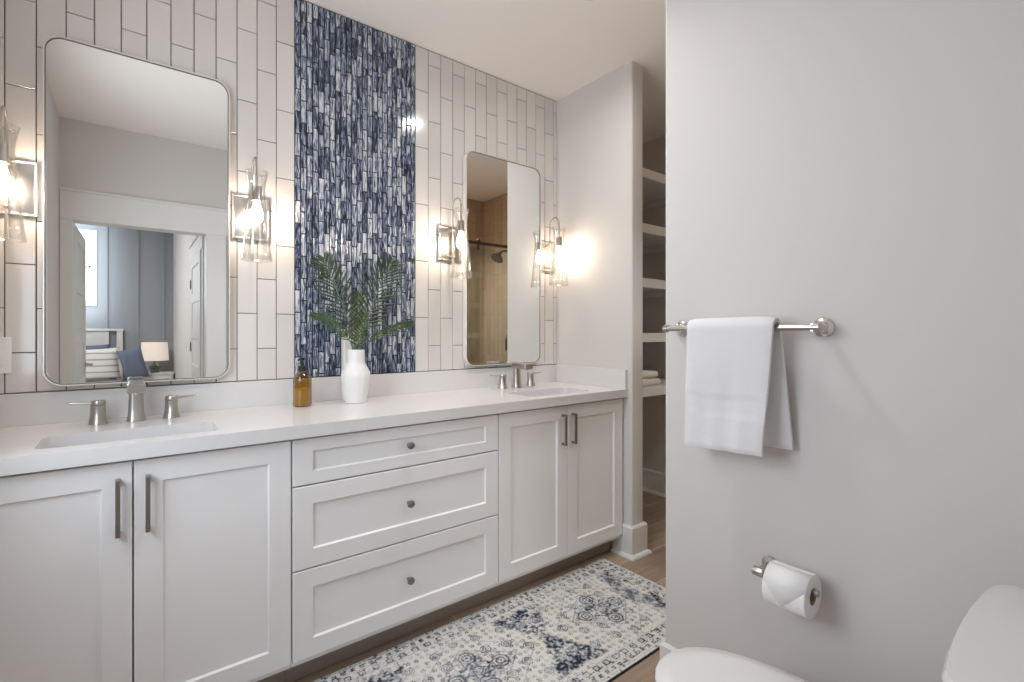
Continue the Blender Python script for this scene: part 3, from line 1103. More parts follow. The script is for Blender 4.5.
# ------------------------------------------------------------------ toilet paper
TX, TZ = 1.362, 0.5635
t = thing('toilet_paper_holder', 'brushed nickel toilet paper holder on the wall beside the toilet', 'toilet paper holder', (XT, 0.645, TZ))
b = new()
bar_post(b, 0.634, TZ, XT, TX - 0.002, 0.024, 0.011)
bmesh.ops.recalc_face_normals(b, faces=list(b.faces))
obj('wall_post', b, NICKEL, t, 0.6)
b = new()
lathe(b, [(0.0115, 0.650), (0.0125, 0.647), (0.0125, 0.624), (0.0115, 0.621), (0.0065, 0.620), (0.0065, 0.496), (0.009, 0.495), (0.009, 0.488), (0.006, 0.486)], TX, TZ, 0, 20, axis='y')
bmesh.ops.recalc_face_normals(b, faces=list(b.faces))
obj('arm', b, NICKEL, t, 0.6)
RZ = TZ - 0.0126
t = thing('toilet_paper_roll', 'white toilet paper roll hanging on the nickel holder', 'toilet paper', (TX, 0.545, RZ))
b = new()
n = 44
prof = [(0.0215, 0.603), (0.0535, 0.603), (0.0552, 0.601), (0.0552, 0.502), (0.0535, 0.500), (0.0215, 0.500)]
lathe(b, prof + [prof[0]], TX, RZ, 0, n, axis='y', cap0=False, cap1=False)
bmesh.ops.remove_doubles(b, verts=list(b.verts), dist=1e-6)
bmesh.ops.recalc_face_normals(b, faces=list(b.faces))
obj('paper', b, PAPER, t, 0.6)
b = new()   # loose sheet folded to a point on the front of the roll
r = 0.0562
rows = []
for i in range(7):
    a = math.radians(95 + i * 20)
    w0, w1 = 0.501, 0.6015
    if i >= 4:
        k = (i - 3) / 3
        w0 += 0.055 * k
        w1 -= 0.048 * k
    rows.append([b.verts.new((TX + r * math.cos(a), yy, RZ + r * math.sin(a))) for yy in (w0, w1)])
for a_, b_ in zip(rows[:-1], rows[1:]):
    b.faces.new((a_[0], a_[1], b_[1], b_[0]))
ls = obj('loose_sheet', b, PAPER, t, 3.1)
sm = ls.modifiers.new('thickness', 'SOLIDIFY')
sm.thickness = 0.0008
b = new()
prof = [(0.0195, 0.6025), (0.0214, 0.6025), (0.0214, 0.5005), (0.0195, 0.5005)]
lathe(b, prof + [prof[0]], TX, RZ, 0, 30, axis='y', cap0=False, cap1=False)
bmesh.ops.remove_doubles(b, verts=list(b.verts), dist=1e-6)
bmesh.ops.recalc_face_normals(b, faces=list(b.faces))
obj('cardboard_core', b, CARD, t, 0.6)

# ------------------------------------------------------------------ toilet
TCX = 1.078
t = thing('toilet', 'white toilet with closed lid against the doorway wall, in the near corner', 'toilet', (TCX, 0.3, 0))


def egg(cx, yb, yf, hw, n=40, p=2.0, sq=0.75):
    """egg plan: squarish at the back (yb), round at the front (yf)"""
    pts = []
    ym = yb + (yf - yb) * 0.46
    for i in range(n):
        a = 2 * PI * i / n
        c, s = math.cos(a), math.sin(a)
        x = hw * (abs(c) ** (0.9 if s > 0 else sq)) * (1 if c >= 0 else -1)
        y = ym + (yf - ym) * s if s > 0 else ym + (ym - yb) * (abs(s) ** sq) * -1
        pts.append((cx + x, y))
    return pts


b = new()
loops = []
for hw, yb_, yf_, z in ((0.118, -0.01, 0.50, 0.001), (0.122, -0.01, 0.505, 0.01), (0.112, 0.0, 0.50, 0.05), (0.105, 0.02, 0.51, 0.13), (0.118, 0.05, 0.56, 0.20), (0.148, 0.08, 0.63, 0.27), (0.172, 0.10, 0.695, 0.33), (0.178, 0.11, 0.715, 0.365), (0.174, 0.115, 0.712, 0.371)):
    loops.append([(x, y, z) for x, y in egg(TCX, yb_, yf_, hw)])
loft(b, loops)
box(b, TCX - 0.17, TCX + 0.17, -0.045, 0.17, 0.30, 0.371, 0.02, 3)
bmesh.ops.recalc_face_normals(b, faces=list(b.faces))
obj('bowl', b, PORC, t, 0.8)
b = new()
loft(b, [[(x, y, z) for x, y in egg(TCX, yb_, yf_, hw)] for hw, yb_, yf_, z in ((0.176, 0.19, 0.722, 0.373), (0.181, 0.185, 0.728, 0.376), (0.181, 0.185, 0.728, 0.384), (0.178, 0.188, 0.725, 0.387))])
bmesh.ops.recalc_face_normals(b, faces=list(b.faces))
obj('seat', b, SEATP, t, 0.8)
b = new()
loft(b, [[(x, y, z) for x, y in egg(TCX, yb_, yf_, hw)] for hw, yb_, yf_, z in ((0.179, 0.187, 0.734, 0.3885), (0.183, 0.183, 0.738, 0.390), (0.183, 0.183, 0.738, 0.396), (0.179, 0.187, 0.734, 0.4), (0.15, 0.21, 0.69, 0.4025), (0.08, 0.30, 0.60, 0.404))])
bmesh.ops.recalc_face_normals(b, faces=list(b.faces))
ld = obj('lid', b, SEATP, t, 0.8)
for s in (-1, 1):
    b = new()
    box(b, TCX + s * 0.075 - 0.022, TCX + s * 0.075 + 0.022, 0.178, 0.205, 0.3725, 0.408, 0.006, 3)
    obj('hinge', b, SEATP, t, 0.8)


def tank_loop(hw, yb_, yf_, bow, r, z):
    pts = []
    n = 8
    for i in range(n + 1):                 # front edge, bowed
        pass
    q = rrect(TCX, (yb_ + yf_) / 2, hw * 2, yf_ - yb_, r, 8)
    out = []
    for x, y in q:
        k = max(0.0, (y - yb_) / (yf_ - yb_))
        out.append((x, y + bow * k * (1 - ((x - TCX) / hw) ** 2), z))
    return out


def dense(lp, m=4):
    """add points along the long straight sides so the bow reads"""
    out = []
    for i in range(len(lp)):
        a, c = lp[i], lp[(i + 1) % len(lp)]
        out.append(a)
        if (Vector(a) - Vector(c)).length > 0.15:
            for k in range(1, 8):
                f = k / 8
                p = [a[q] + (c[q] - a[q]) * f for q in range(3)]
                out.append(tuple(p))
    return out


def tank_ring(hw, yb_, yf_, bow, r, z):
    q = dense([(x, y, z) for x, y in rrect(TCX, (yb_ + yf_) / 2, hw * 2, yf_ - yb_, r, 8)])
    return [(x, y + bow * max(0.0, (y - yb_) / (yf_ - yb_)) * (1 - ((x - TCX) / hw) ** 2), zz) for x, y, zz in q]


b = new()
loft(b, [tank_ring(*a) for a in ((0.185, -0.040, 0.125, 0.010, 0.03, 0.372), (0.195, -0.044, 0.135, 0.012, 0.035, 0.40), (0.213, -0.046, 0.150, 0.014, 0.04, 0.60), (0.219, -0.046, 0.153, 0.014, 0.042, 0.718))])
bmesh.ops.recalc_face_normals(b, faces=list(b.faces))
obj('tank', b, PORC, t, 0.8)
b = new()
loft(b, [tank_ring(*a) for a in ((0.222, -0.048, 0.156, 0.015, 0.045, 0.7185), (0.228, -0.050, 0.160, 0.016, 0.05, 0.724), (0.228, -0.050, 0.160, 0.016, 0.05, 0.742), (0.224, -0.047, 0.156, 0.016, 0.048, 0.750), (0.20, -0.03, 0.135, 0.014, 0.04, 0.753))])
bmesh.ops.recalc_face_normals(b, faces=list(b.faces))
obj('tank_lid', b, PORC, t, 0.8)

# ------------------------------------------------------------------ rug
def rug():
    x0, x1, y0, y1 = 0.17, 2.005, 1.130, 1.762
    nx, ny = 640, 222
    th = 0.008
    xs = np.linspace(x0, x1, nx)
    ys = np.linspace(y0, y1, ny)
    X, Y = np.meshgrid(xs, ys, indexing='ij')

    def vnoise(scale, seed):
        g = np.random.default_rng(seed).random((int((x1 - x0) * scale) + 3, int((y1 - y0) * scale) + 3))
        u = (X - x0) * scale
        v = (Y - y0) * scale
        i, j = u.astype(int), v.astype(int)
        fu, fv = u - i, v - j
        fu, fv = fu * fu * (3 - 2 * fu), fv * fv * (3 - 2 * fv)
        return (g[i, j] * (1 - fu) * (1 - fv) + g[i + 1, j] * fu * (1 - fv) + g[i, j + 1] * (1 - fu) * fv + g[i + 1, j + 1] * fu * fv)
    per = 0.643
    cx = 1.628
    s = (X - cx) / per
    fx = (s - np.round(s)) * per            # signed distance along from the nearest medallion centre
    dx = np.abs(fx)
    vy_ = Y - (y0 + y1) / 2
    dv = np.abs(vy_)
    n1, n2, n3, n4 = vnoise(14, 1), vnoise(45, 2), vnoise(120, 3), vnoise(260, 4)
    dark = np.zeros_like(X)
    # hourglass wedges between medallions
    ex = per / 2 - dx
    wedge = np.clip((0.022 + 0.55 * dv - ex) / 0.02, 0, 1) * (dv < 0.215) * np.clip((0.218 - dv) / 0.02, 0, 1)
    dark = np.maximum(dark, wedge * (0.50 + 0.7 * (n1 - 0.45) + 0.5 * (n2 - 0.5) + 1.3 * (n3 - 0.5)))
    # medallion middle, washed grey blue
    med = np.clip((1 - dx / 0.17 - dv / 0.14) * 2.2, 0, 1)
    dark = np.maximum(dark, med * (0.36 + 0.6 * (n2 - 0.5) + 1.0 * (n3 - 0.5)))
    # outline of the medallion
    for rad, wd, st in ((1.0, 0.03, 0.35), (1.55, 0.025, 0.28)):
        q = np.abs(dx / 0.17 + dv / 0.14 - rad)
        dark = np.maximum(dark, (q < wd) * st)

    def squares(px, py, r, st):
        """nested rounded squares at +-px, +-py about every medallion"""
        nonlocal dark
        a = np.maximum(np.abs(dx - px), np.abs(dv - py))
        b_ = np.abs(dx - px) + np.abs(dv - py)
        q = np.maximum(a, b_ * 0.72)
        ring = (np.abs(q - r) < r * 0.13) | (np.abs(q - r * 0.55) < r * 0.13) | (q < r * 0.18)
        inner = (q < r * 1.15)
        dark = np.where(inner, dark * 0.25, dark)
        dark = np.maximum(dark, ring * st)
    squares(0.0, 0.085, 0.030, 0.72)
    squares(0.095, 0.0, 0.030, 0.72)
    squares(0.0, 0.0, 0.022, 0.6)
    squares(0.085, 0.085, 0.020, 0.55)
    squares(0.17, 0.065, 0.019, 0.6)
    squares(0.23, 0.0, 0.020, 0.62)
    squares(0.09, 0.165, 0.018, 0.55)
    squares(0.20, 0.15, 0.017, 0.5)
    squares(0.0, 0.185, 0.016, 0.6)
    squares(0.29, 0.12, 0.018, 0.55)
    # little sprigs everywhere in the field
    g = 0.030
    gu, gv = np.floor(X / g), np.floor(Y / g)
    hsh = np.abs(np.sin(gu * 12.9898 + gv * 78.233) * 43758.5453) % 1.0
    hs2 = np.abs(np.sin(gu * 39.3468 + gv * 11.135) * 24634.6345) % 1.0
    lx, ly = X / g - gu - 0.3 - 0.4 * hsh, Y / g - gv - 0.3 - 0.4 * hs2
    rr = np.sqrt(lx ** 2 + ly ** 2)
    ang = np.arctan2(ly, lx)
    sprig = (np.abs(rr - 0.22 - 0.08 * np.cos(ang * 5)) < 0.07) | (rr < 0.07)
    dark = np.maximum(dark, sprig * (0.30 + 0.75 * hsh * hsh) * (dv < 0.225))
    # border: rows of small squares between thin lines
    bd = np.minimum(np.minimum(Y - y0, y1 - Y), np.minimum(X - x0, x1 - X))
    inb = bd < 0.088
    dark = np.where(inb, 0.06 + 0.3 * np.clip(n2 - 0.5, 0, 1) + 0.5 * (n3 > 0.80), dark)
    along = np.where(np.minimum(Y - y0, y1 - Y) <= np.minimum(X - x0, x1 - X), X, Y)
    for cb, sp, r, st in ((0.030, 0.034, 0.0085, 0.95), (0.066, 0.052, 0.0135, 0.8)):
        la = (along / sp - np.floor(along / sp) - 0.5) * sp
        q = np.maximum(np.abs(la), np.abs(bd - cb))
        dark = np.maximum(dark, (((q < r) & (q > r * 0.5)) | (q < r * 0.22)) * st * inb * np.clip(0.4 + 1.2 * n2, 0, 1))
    for lb in (0.012, 0.046, 0.084):
        dark = np.maximum(dark, (np.abs(bd - lb) < 0.0016) * 0.30)
    # end chevrons
    endd = np.minimum(x1 - X, X - x0)
    chev = (np.abs(endd - 0.10 - 0.10 * (1 - dv / 0.22)) < 0.03 + 0.03 * n1) & (dv < 0.22) & (bd > 0.088)
    dark = np.maximum(dark, chev * (0.45 + 0.9 * (n2 - 0.45)))
    # wear
    wear = 0.60 + 0.8 * (n3 - 0.35) + 0.35 * (n1 - 0.5)
    dark = np.clip(dark * np.clip(wear, 0.25, 1.25), 0, 1)
    dark = np.clip(dark + 0.09 * (n4 - 0.5) + 0.05 * (n2 - 0.4), 0, 1)
    cream = np.array([0.66, 0.645, 0.615])
    steel = np.array([0.185, 0.20, 0.235])
    navy = np.array([0.012, 0.017, 0.036])
    t1 = np.clip(dark / 0.45, 0, 1)[..., None]
    t2 = np.clip((dark - 0.45) / 0.45, 0, 1)[..., None]
    col = cream * (1 - t1) + steel * t1
    col = col * (1 - t2) + navy * t2
    warm = np.clip((n1 - 0.55) * 2, 0, 0.5)[..., None] * (1 - t1)
    col = col * (1 - warm * np.array([0.0, 0.06, 0.16]))
    Z = th + 0.0006 * (n4 - 0.5)
    V = np.stack([X, Y, Z], -1).reshape(-1, 3)
    idx = np.arange(nx * ny).reshape(nx, ny)
    F = np.stack([idx[:-1, :-1], idx[1:, :-1], idx[1:, 1:], idx[:-1, 1:]], -1).reshape(-1, 4)
    root = thing('runner_rug', 'off-white and navy vintage patterned runner rug on the floor before the vanity', 'rug', ((x0 + x1) / 2, (y0 + y1) / 2, 0))
    me = bpy.data.meshes.new('pile')
    V2 = V - np.array(root.location)
    me.vertices.add(len(V2))
    me.vertices.foreach_set('co', V2.astype(np.float32).ravel())
    me.loops.add(F.size)
    me.loops.foreach_set('vertex_index', F.astype(np.int32).ravel())
    me.polygons.add(len(F))
    me.polygons.foreach_set('loop_start', np.arange(0, F.size, 4, dtype=np.int32))
    me.polygons.foreach_set('loop_total', np.full(len(F), 4, dtype=np.int32))
    me.update(calc_edges=True)
    ca = me.color_attributes.new('weave', 'FLOAT_COLOR', 'POINT')
    cc = np.concatenate([col.reshape(-1, 3), np.ones((nx * ny, 1))], 1)
    ca.data.foreach_set('color', cc.astype(np.float32).ravel())
    m = bpy.data.materials.new('woven_rug')
    m.use_nodes = True
    bs_ = m.node_tree.nodes['Principled BSDF']
    bs_.inputs['Roughness'].default_value = 0.95
    at = m.node_tree.nodes.new('ShaderNodeAttribute')
    at.attribute_name = 'weave'
    m.node_tree.links.new(at.outputs['Color'], bs_.inputs['Base Color'])
    me.materials.append(m)
    o = bpy.data.objects.new('pile', me)
    C.objects.link(o)
    o.parent = root
    e = 0.006
    b = new()
    loops = []
    for g_, z in ((0.0, 0.0015), (0.004, 0.0015), (0.005, 0.005), (0.004, 0.0066), (0.001, 0.0074), (-0.002, 0.0070)):
        loops.append([(x0 - g_, y0 - g_, z), (x1 + g_, y0 - g_, z), (x1 + g_, y1 + g_, z), (x0 - g_, y1 + g_, z)])
    loft(b, loops, True, False)
    bmesh.ops.recalc_face_normals(b, faces=list(b.faces))
    obj('bound_edge', b, mat('navy_binding', (0.012, 0.016, 0.032), 0.9), root)
    return root


rug()

# ------------------------------------------------------------------ linen closet shelves and folded towels
SX0, SX1, SY0 = XR + PT, XS, 1.86
WHERE = ['lowest linen closet shelf, carrying the folded towels', 'second linen closet shelf from the bottom, empty', 'third linen closet shelf from the bottom, empty',
         'fourth linen closet shelf from the bottom, empty', 'topmost linen closet shelf, empty']
sh0 = None
for k in range(5):
    z = 0.825 + 0.3395 * k
    if sh0 is None:
        sh0 = thing('closet_shelf', WHERE[0], 'shelf', (2.7, SY0, z), 'linen closet shelves')
        obj('shelf_board', box(new(), SX0 + 0.001, SX1 - 0.001, SY0 + 0.018, YC - 0.001, z + 0.035, z + 0.057), TRIM, sh0)
        obj('front_edge', box(new(), SX0 + 0.001, SX1 - 0.001, SY0, SY0 + 0.018, z, z + 0.057, 0.0015), TRIM, sh0)
        obj('wall_cleat', box(new(), SX1 - 0.019, SX1 - 0.001, SY0 + 0.02, YC - 0.001, z - 0.01, z + 0.0345), TRIM, sh0)
        obj('wall_cleat', box(new(), SX0 + 0.001, SX0 + 0.019, SY0 + 0.02, YC - 0.001, z - 0.01, z + 0.0345), TRIM, sh0)
    else:
        dup(sh0, (2.7, SY0, z), WHERE[k])


def folded_towel(x0, x1, y0, y1, z0, h, label):
    """a towel folded into a soft three-layer packet; the round fold faces the room and the open side shows its layers"""
    n = 5
    b = new()
    ls = []
    lay = h / 2
    NX = 14
    for i in range(NX + 1):
        u = i / NX
        x = x0 + (x1 - x0) * u
        e = min(u, 1 - u) * NX
        q = 1.0 if e > 1.2 else 0.80 + 0.16 * e
        w = 0.0022 * math.sin(u * 13)
        lp = []
        zc = z0 + h / 2
        for a in np.linspace(PI / 2, 1.5 * PI, 11):
            lp.append((x, y0 + h * 0.5 + h * 0.5 * math.cos(a) * q, zc + h * 0.5 * q * math.sin(a) + w * (math.sin(a) > 0)))
        lp += [(x, y1, z0 + h * 0.5 * (1 - q)), (x, y1, zc - 0.002)]
        for a in np.linspace(-PI / 2, -1.5 * PI, 7):     # inner slit: the cloth folds back on itself
            lp.append((x, y0 + h * 0.62 + 0.006 * math.cos(a) * 1.0, zc + 0.0025 * math.sin(a)))
        lp += [(x, y1, zc + 0.002), (x, y1, z0 + h - h * 0.5 * (1 - q) + w)]
        ls.append(lp)
    loft(b, ls)
    bmesh.ops.recalc_face_normals(b, faces=list(b.faces))
    o = obj('folded_towel', b, TERRYB, None, 0.9)
    return tag(o, label, 'towel', 'folded towels on the closet shelf')


folded_towel(2.40, 2.72, 1.895, 2.20, 0.825 + 0.0575, 0.046, 'folded cream towel on the lowest closet shelf, lower one of the pair')
folded_towel(2.39, 2.70, 1.90, 2.19, 0.825 + 0.105, 0.048, 'folded cream towel on the lowest closet shelf, upper one of the pair')

# ------------------------------------------------------------------ shower fittings (seen in the right mirror)
t = thing('sliding_shower_door', 'clear glass sliding shower door hung from a dark bronze rail', 'shower door', (2.3, 0.9, 0.09))
GY = 0.905
obj('glass_panel', box(new(), XT + 0.125, 2.42, GY + 0.012, GY + 0.020, 0.10, 1.98), SHOWERG, t)
obj('glass_panel', box(new(), 2.30, XS - 0.02, GY - 0.020, GY - 0.012, 0.10, 1.98), SHOWERG, t)
obj('rail', box(new(), XT + 0.121, XS - 0.0165, GY - 0.009, GY + 0.009, 2.003, 2.030, 0.002), BRONZE, t)
for x, yy in ((1.75, GY + 0.016), (2.25, GY + 0.016), (2.43, GY - 0.016), (2.95, GY - 0.016)):
    b = new()
    lathe(b, [(0.016, -0.010), (0.018, -0.006), (0.018, 0.006), (0.016, 0.010)], x, 2.040, yy, 22, axis='y')
    box(b, x - 0.008, x + 0.008, yy - 0.008, yy + 0.008, 1.96, 2.04, 0.002)
    bmesh.ops.recalc_face_normals(b, faces=list(b.faces))
    obj('roller', b, BRONZE, t, 0.6)

xw = XS - 0.0145
t = thing('wall_shower', 'dark bronze shower head on a bent arm on the tiled shower wall', 'shower head', (xw, 0.46, 2.05))
b = new()
lathe(b, [(0.032, 0), (0.030, -0.006), (0.012, -0.012)], 0.46, 2.055, xw, 22, axis='x')
tube(b, [(xw, 0.46, 2.055), (xw - 0.06, 0.46, 2.075), (xw - 0.11, 0.46, 2.07), (xw - 0.145, 0.46, 2.045)], 0.010, 12)
bmesh.ops.recalc_face_normals(b, faces=list(b.faces))
obj('arm', b, BRONZE, t, 0.7)
b = new()
prof = [(0.012, 0.03), (0.020, 0.018), (0.030, 0.0), (0.066, -0.04), (0.070, -0.05), (0.066, -0.056), (0.0, -0.058)]
lathe(b, prof, 0, 0, 0, 28, cap1=False)
b.transform(Matrix.Translation((xw - 0.158, 0.46, 2.025)) @ Matrix.Rotation(math.radians(35), 4, 'Y'))
bmesh.ops.recalc_face_normals(b, faces=list(b.faces))
obj('spray_head', b, BRONZE, t, 0.7)
t = thing('shower_valve', 'dark bronze shower valve with lever on the tiled shower wall', 'shower valve', (xw, 0.45, 1.14))
b = new()
lathe(b, [(0.082, 0), (0.080, -0.008), (0.04, -0.014), (0.032, -0.02), (0.030, -0.055), (0.0, -0.057)], 0.45, 1.14, xw, 30, axis='x', cap1=False)
bmesh.ops.recalc_face_normals(b, faces=list(b.faces))
obj('escutcheon', b, BRONZE, t, 0.6)
b = new()
box(b, xw - 0.068, xw - 0.050, 0.44, 0.46, 1.04, 1.15, 0.004)
obj('lever', b, BRONZE, t)

# ------------------------------------------------------------------ bedroom beyond the doorway (seen in the left mirror)
BY0, BY1, BX0, BX1, BZ = -5.45, YF - 0.12, -4.2, 0.56, 3.1
struct('floor_bedroom', box(new(), BX0, BX1 + 0.1, BY0, BY1, -0.06, -0.001), CARPET)
struct('ceiling_bedroom', box(new(), BX0, BX1 + 0.1, BY0 - 0.1, BY1, BZ, BZ + 0.05), CEIL)
bm = new()
WX0, WX1, WZ0, WZ1 = -1.28, -0.485, 1.71, 2.74
bm = new()
box(bm, BX0, WX0, BY0 - 0.1, BY0, 0, BZ)
box(bm, WX1, BX1 + 0.1, BY0 - 0.1, BY0, 0, BZ)
box(bm, WX0, WX1, BY0 - 0.1, BY0, 0, WZ0)
box(bm, WX0, WX1, BY0 - 0.1, BY0, WZ1, BZ)
for x in (-3.6, -3.2, -2.8, -2.4, -2.0, -1.6, -0.305, 0.08, 0.42):
    box(bm, x - 0.02, x + 0.02, BY0, BY0 + 0.018, 0, BZ)
struct('wall_bedroom_back', bm, BLUEW)
struct('wall_bedroom_left', box(new(), BX0 - 0.1, BX0, BY0 - 0.1, BY1, 0, BZ), PAINT)
struct('wall_bedroom_right', box(new(), BX1, BX1 + 0.1, BY0, BY1, 0, BZ), PAINT)
struct('wall_bedroom_front', box(new(), BX0, XL - 0.1, BY1 - 0.02, BY1 + 0.12, 0, BZ), PAINT)
struct('wall_bedroom_header', box(new(), XL - 0.1, BX1 + 0.1, BY1 - 0.001, BY1 + 0.119, CZ, BZ), PAINT)

bm = new()
c_ = 0.07
box(bm, WX0 - c_, WX0, BY0, BY0 + 0.02, WZ0 - c_, WZ1 + c_, 0.002)
box(bm, WX1, WX1 + c_, BY0, BY0 + 0.02, WZ0 - c_, WZ1 + c_, 0.002)
box(bm, WX0, WX1, BY0, BY0 + 0.02, WZ1, WZ1 + c_, 0.002)
box(bm, WX0, WX1, BY0, BY0 + 0.035, WZ0 - c_, WZ0, 0.002)
box(bm, WX0, WX0 + 0.03, BY0 - 0.07, BY0, WZ0, WZ1)
box(bm, WX1 - 0.03, WX1, BY0 - 0.07, BY0, WZ0, WZ1)
box(bm, WX0, WX1, BY0 - 0.07, BY0, 2.23, 2.26)
w_ = struct('window_1', bm, TRIM)
obj('pane', box(new(), WX0 + 0.03, WX1 - 0.03, BY0 - 0.06, BY0 - 0.055, WZ0, WZ1), DAYPANE, w_)


def panel_door(bm, a0, a1, z0, z1, th, n, place):
    """rail-and-stile door with n recessed panels, both faces; place(a, d, z) -> world"""
    st, rl, rec = 0.10, 0.10, 0.008
    hs = (z1 - z0 - rl * (n + 1)) / n
    for d in (0, th):
        sgn = 1 if d == 0 else -1
        zz = z0

        def q(p):
            bm.faces.new([bm.verts.new(place(*v)) for v in p])
        q([(a0, d, z0), (a0 + st, d, z0), (a0 + st, d, z1), (a0, d, z1)])
        q([(a1 - st, d, z0), (a1, d, z0), (a1, d, z1), (a1 - st, d, z1)])
        for k in range(n + 1):
            b0 = z0 + k * (hs + rl)
            q([(a0 + st, d, b0), (a1 - st, d, b0), (a1 - st, d, b0 + rl), (a0 + st, d, b0 + rl)])
            if k < n:
                p0, p1 = b0 + rl, b0 + rl + hs
                r = d + sgn * rec
                e = 0.006
                q([(a0 + st + e, r, p0 + e), (a1 - st - e, r, p0 + e), (a1 - st - e, r, p1 - e), (a0 + st + e, r, p1 - e)])
                q([(a0 + st, d, p0), (a1 - st, d, p0), (a1 - st - e, r, p0 + e), (a0 + st + e, r, p0 + e)])
                q([(a0 + st, d, p1), (a1 - st, d, p1), (a1 - st - e, r, p1 - e), (a0 + st + e, r, p1 - e)])
                q([(a0 + st, d, p0), (a0 + st, d, p1), (a0 + st + e, r, p1 - e), (a0 + st + e, r, p0 + e)])
                q([(a1 - st, d, p0), (a1 - st, d, p1), (a1 - st - e, r, p1 - e), (a1 - st - e, r, p0 + e)])
    for p in ([(a0, 0, z0), (a0, th, z0), (a0, th, z1), (a0, 0, z1)], [(a1, 0, z0), (a1, th, z0), (a1, th, z1), (a1, 0, z1)],
              [(a0, 0, z0), (a1, 0, z0), (a1, th, z0), (a0, th, z0)], [(a0, 0, z1), (a1, 0, z1), (a1, th, z1), (a0, th, z1)]):
        bm.faces.new([bm.verts.new(place(*v)) for v in p])
    bmesh.ops.remove_doubles(bm, verts=list(bm.verts), dist=1e-5)
    bmesh.ops.recalc_face_normals(bm, faces=list(bm.faces))
    return bm


# bathroom door, swung open into the bedroom
d1 = struct('door_1', panel_door(new(), -0.955, -0.19, 0.012, 1.998, 0.035, 5, lambda a, d, z: (-0.348 + d - (a + 0.19) * 0.02, a, z)), TRIM)
b = new()
lathe(b, [(0.026, -0.004), (0.026, 0.006), (0.010, 0.010), (0.010, 0.045)], -0.89, 0.96, -0.299, 20, axis='x')
box(b, -0.260, -0.248, -0.90, -0.79, 0.95, 0.97, 0.004)
bmesh.ops.recalc_face_normals(b, faces=list(b.faces))
obj('door_handle', b, NICKEL, d1, 0.6)

# closet door in the bedroom's right wall
DY0, DY1 = -2.02, -1.12
d2 = struct('door_2', panel_door(new(), DY0, DY1, 0.012, 2.03, 0.03, 5, lambda a, d, z: (BX1 - 0.002 - d, a, z)), TRIM)
for z in (0.3, 1.07, 1.76):
    obj('hinge', box(new(), BX1 - 0.042, BX1 - 0.031, DY0 + 0.0, DY0 + 0.05, z - 0.05, z + 0.05, 0.002), HINGE, d2)
bm = new()
box(bm, BX1 - 0.02, BX1, DY0 - 0.16, DY0 - 0.002, 0, 2.04, 0.002)
box(bm, BX1 - 0.02, BX1, DY1 + 0.002, DY1 + 0.10, 0, 2.04, 0.002)
box(bm, BX1 - 0.026, BX1, DY0 - 0.17, DY1 + 0.12, 2.042, 2.19, 0.002)
box(bm, BX1 - 0.04, BX1, DY0 - 0.18, DY1 + 0.13, 2.19, 2.205, 0.002)
struct('trim_closet_door', bm, TRIM)

# bed
t = thing('bed', 'white framed bed with a tall headboard against the blue bedroom wall', 'bed', (-0.95, -4.4, 0))
HX0, HX1, HY = -1.80, -0.10, BY0 + 0.02
b = new()
box(b, HX1 - 0.075, HX1, HY, HY + 0.06, 0.001, 1.255, 0.004)
box(b, HX0, HX0 + 0.075, HY, HY + 0.06, 0.001, 1.255, 0.004)
box(b, HX0 - 0.01, HX1 + 0.01, HY - 0.005, HY + 0.07, 1.255, 1.29, 0.005)
box(b, HX0 + 0.075, HX1 - 0.17, HY + 0.015, HY + 0.04, 0.35, 1.255)
obj('headboard', b, TRIM, t)
b = new()
box(b, HX0 + 0.05, HX1 - 0.05, HY + 0.07, HY + 2.05, 0.22, 0.50, 0.06, 4)
obj('mattress', b, LINEN, t, 0.8)
b = new()
box(b, HX0 + 0.03, HX1 - 0.03, HY + 0.06, HY + 2.08, 0.12, 0.22, 0.01)
for x in (HX0 + 0.06, HX1 - 0.12):
    box(b, x, x + 0.06, HY + 1.98, HY + 2.04, 0.001, 0.12)
obj('bed_frame', b, TRIM, t)


def pillow(name, cx, cyy, cz, w, h, dpt, tilt, roll, material, label, cat='pillow', group=None, yaw=0.0):
    b = new()
    N = 14
    g = {}
    for s in (-1, 1):
        for i in range(N + 1):
            for j in range(N + 1):
                u, v = i / N * 2 - 1, j / N * 2 - 1
                if s == 1 and (i in (0, N) or j in (0, N)):
                    g[(s, i, j)] = g[(-1, i, j)]
                    continue
                k = (1 - u ** 4) ** 0.5 * (1 - v ** 4) ** 0.5
                pin = 1 - 0.07 * (1 - abs(u)) * abs(v) - 0.07 * (1 - abs(v)) * abs(u)
                g[(s, i, j)] = b.verts.new((u * w / 2 * (1 - 0.08 * (1 - v * v) * abs(u)), s * dpt / 2 * k, v * h / 2 * (1 - 0.08 * (1 - u * u) * abs(v))))
    for s in (-1, 1):
        for i in range(N):
            for j in range(N):
                q = [g[(s, i, j)], g[(s, i + 1, j)], g[(s, i + 1, j + 1)], g[(s, i, j + 1)]]
                if len(set(q)) == 4:
                    b.faces.new(q if s == -1 else q[::-1])
    b.transform(Matrix.Translation((cx, cyy, cz)) @ Matrix.Rotation(yaw, 4, 'Z') @ Matrix.Rotation(tilt, 4, 'X') @ Matrix.Rotation(roll, 4, 'Y'))
    bmesh.ops.recalc_face_normals(b, faces=list(b.faces))
    o = obj(name, b, material, None, 3.1)
    return tag(o, label, cat, group)


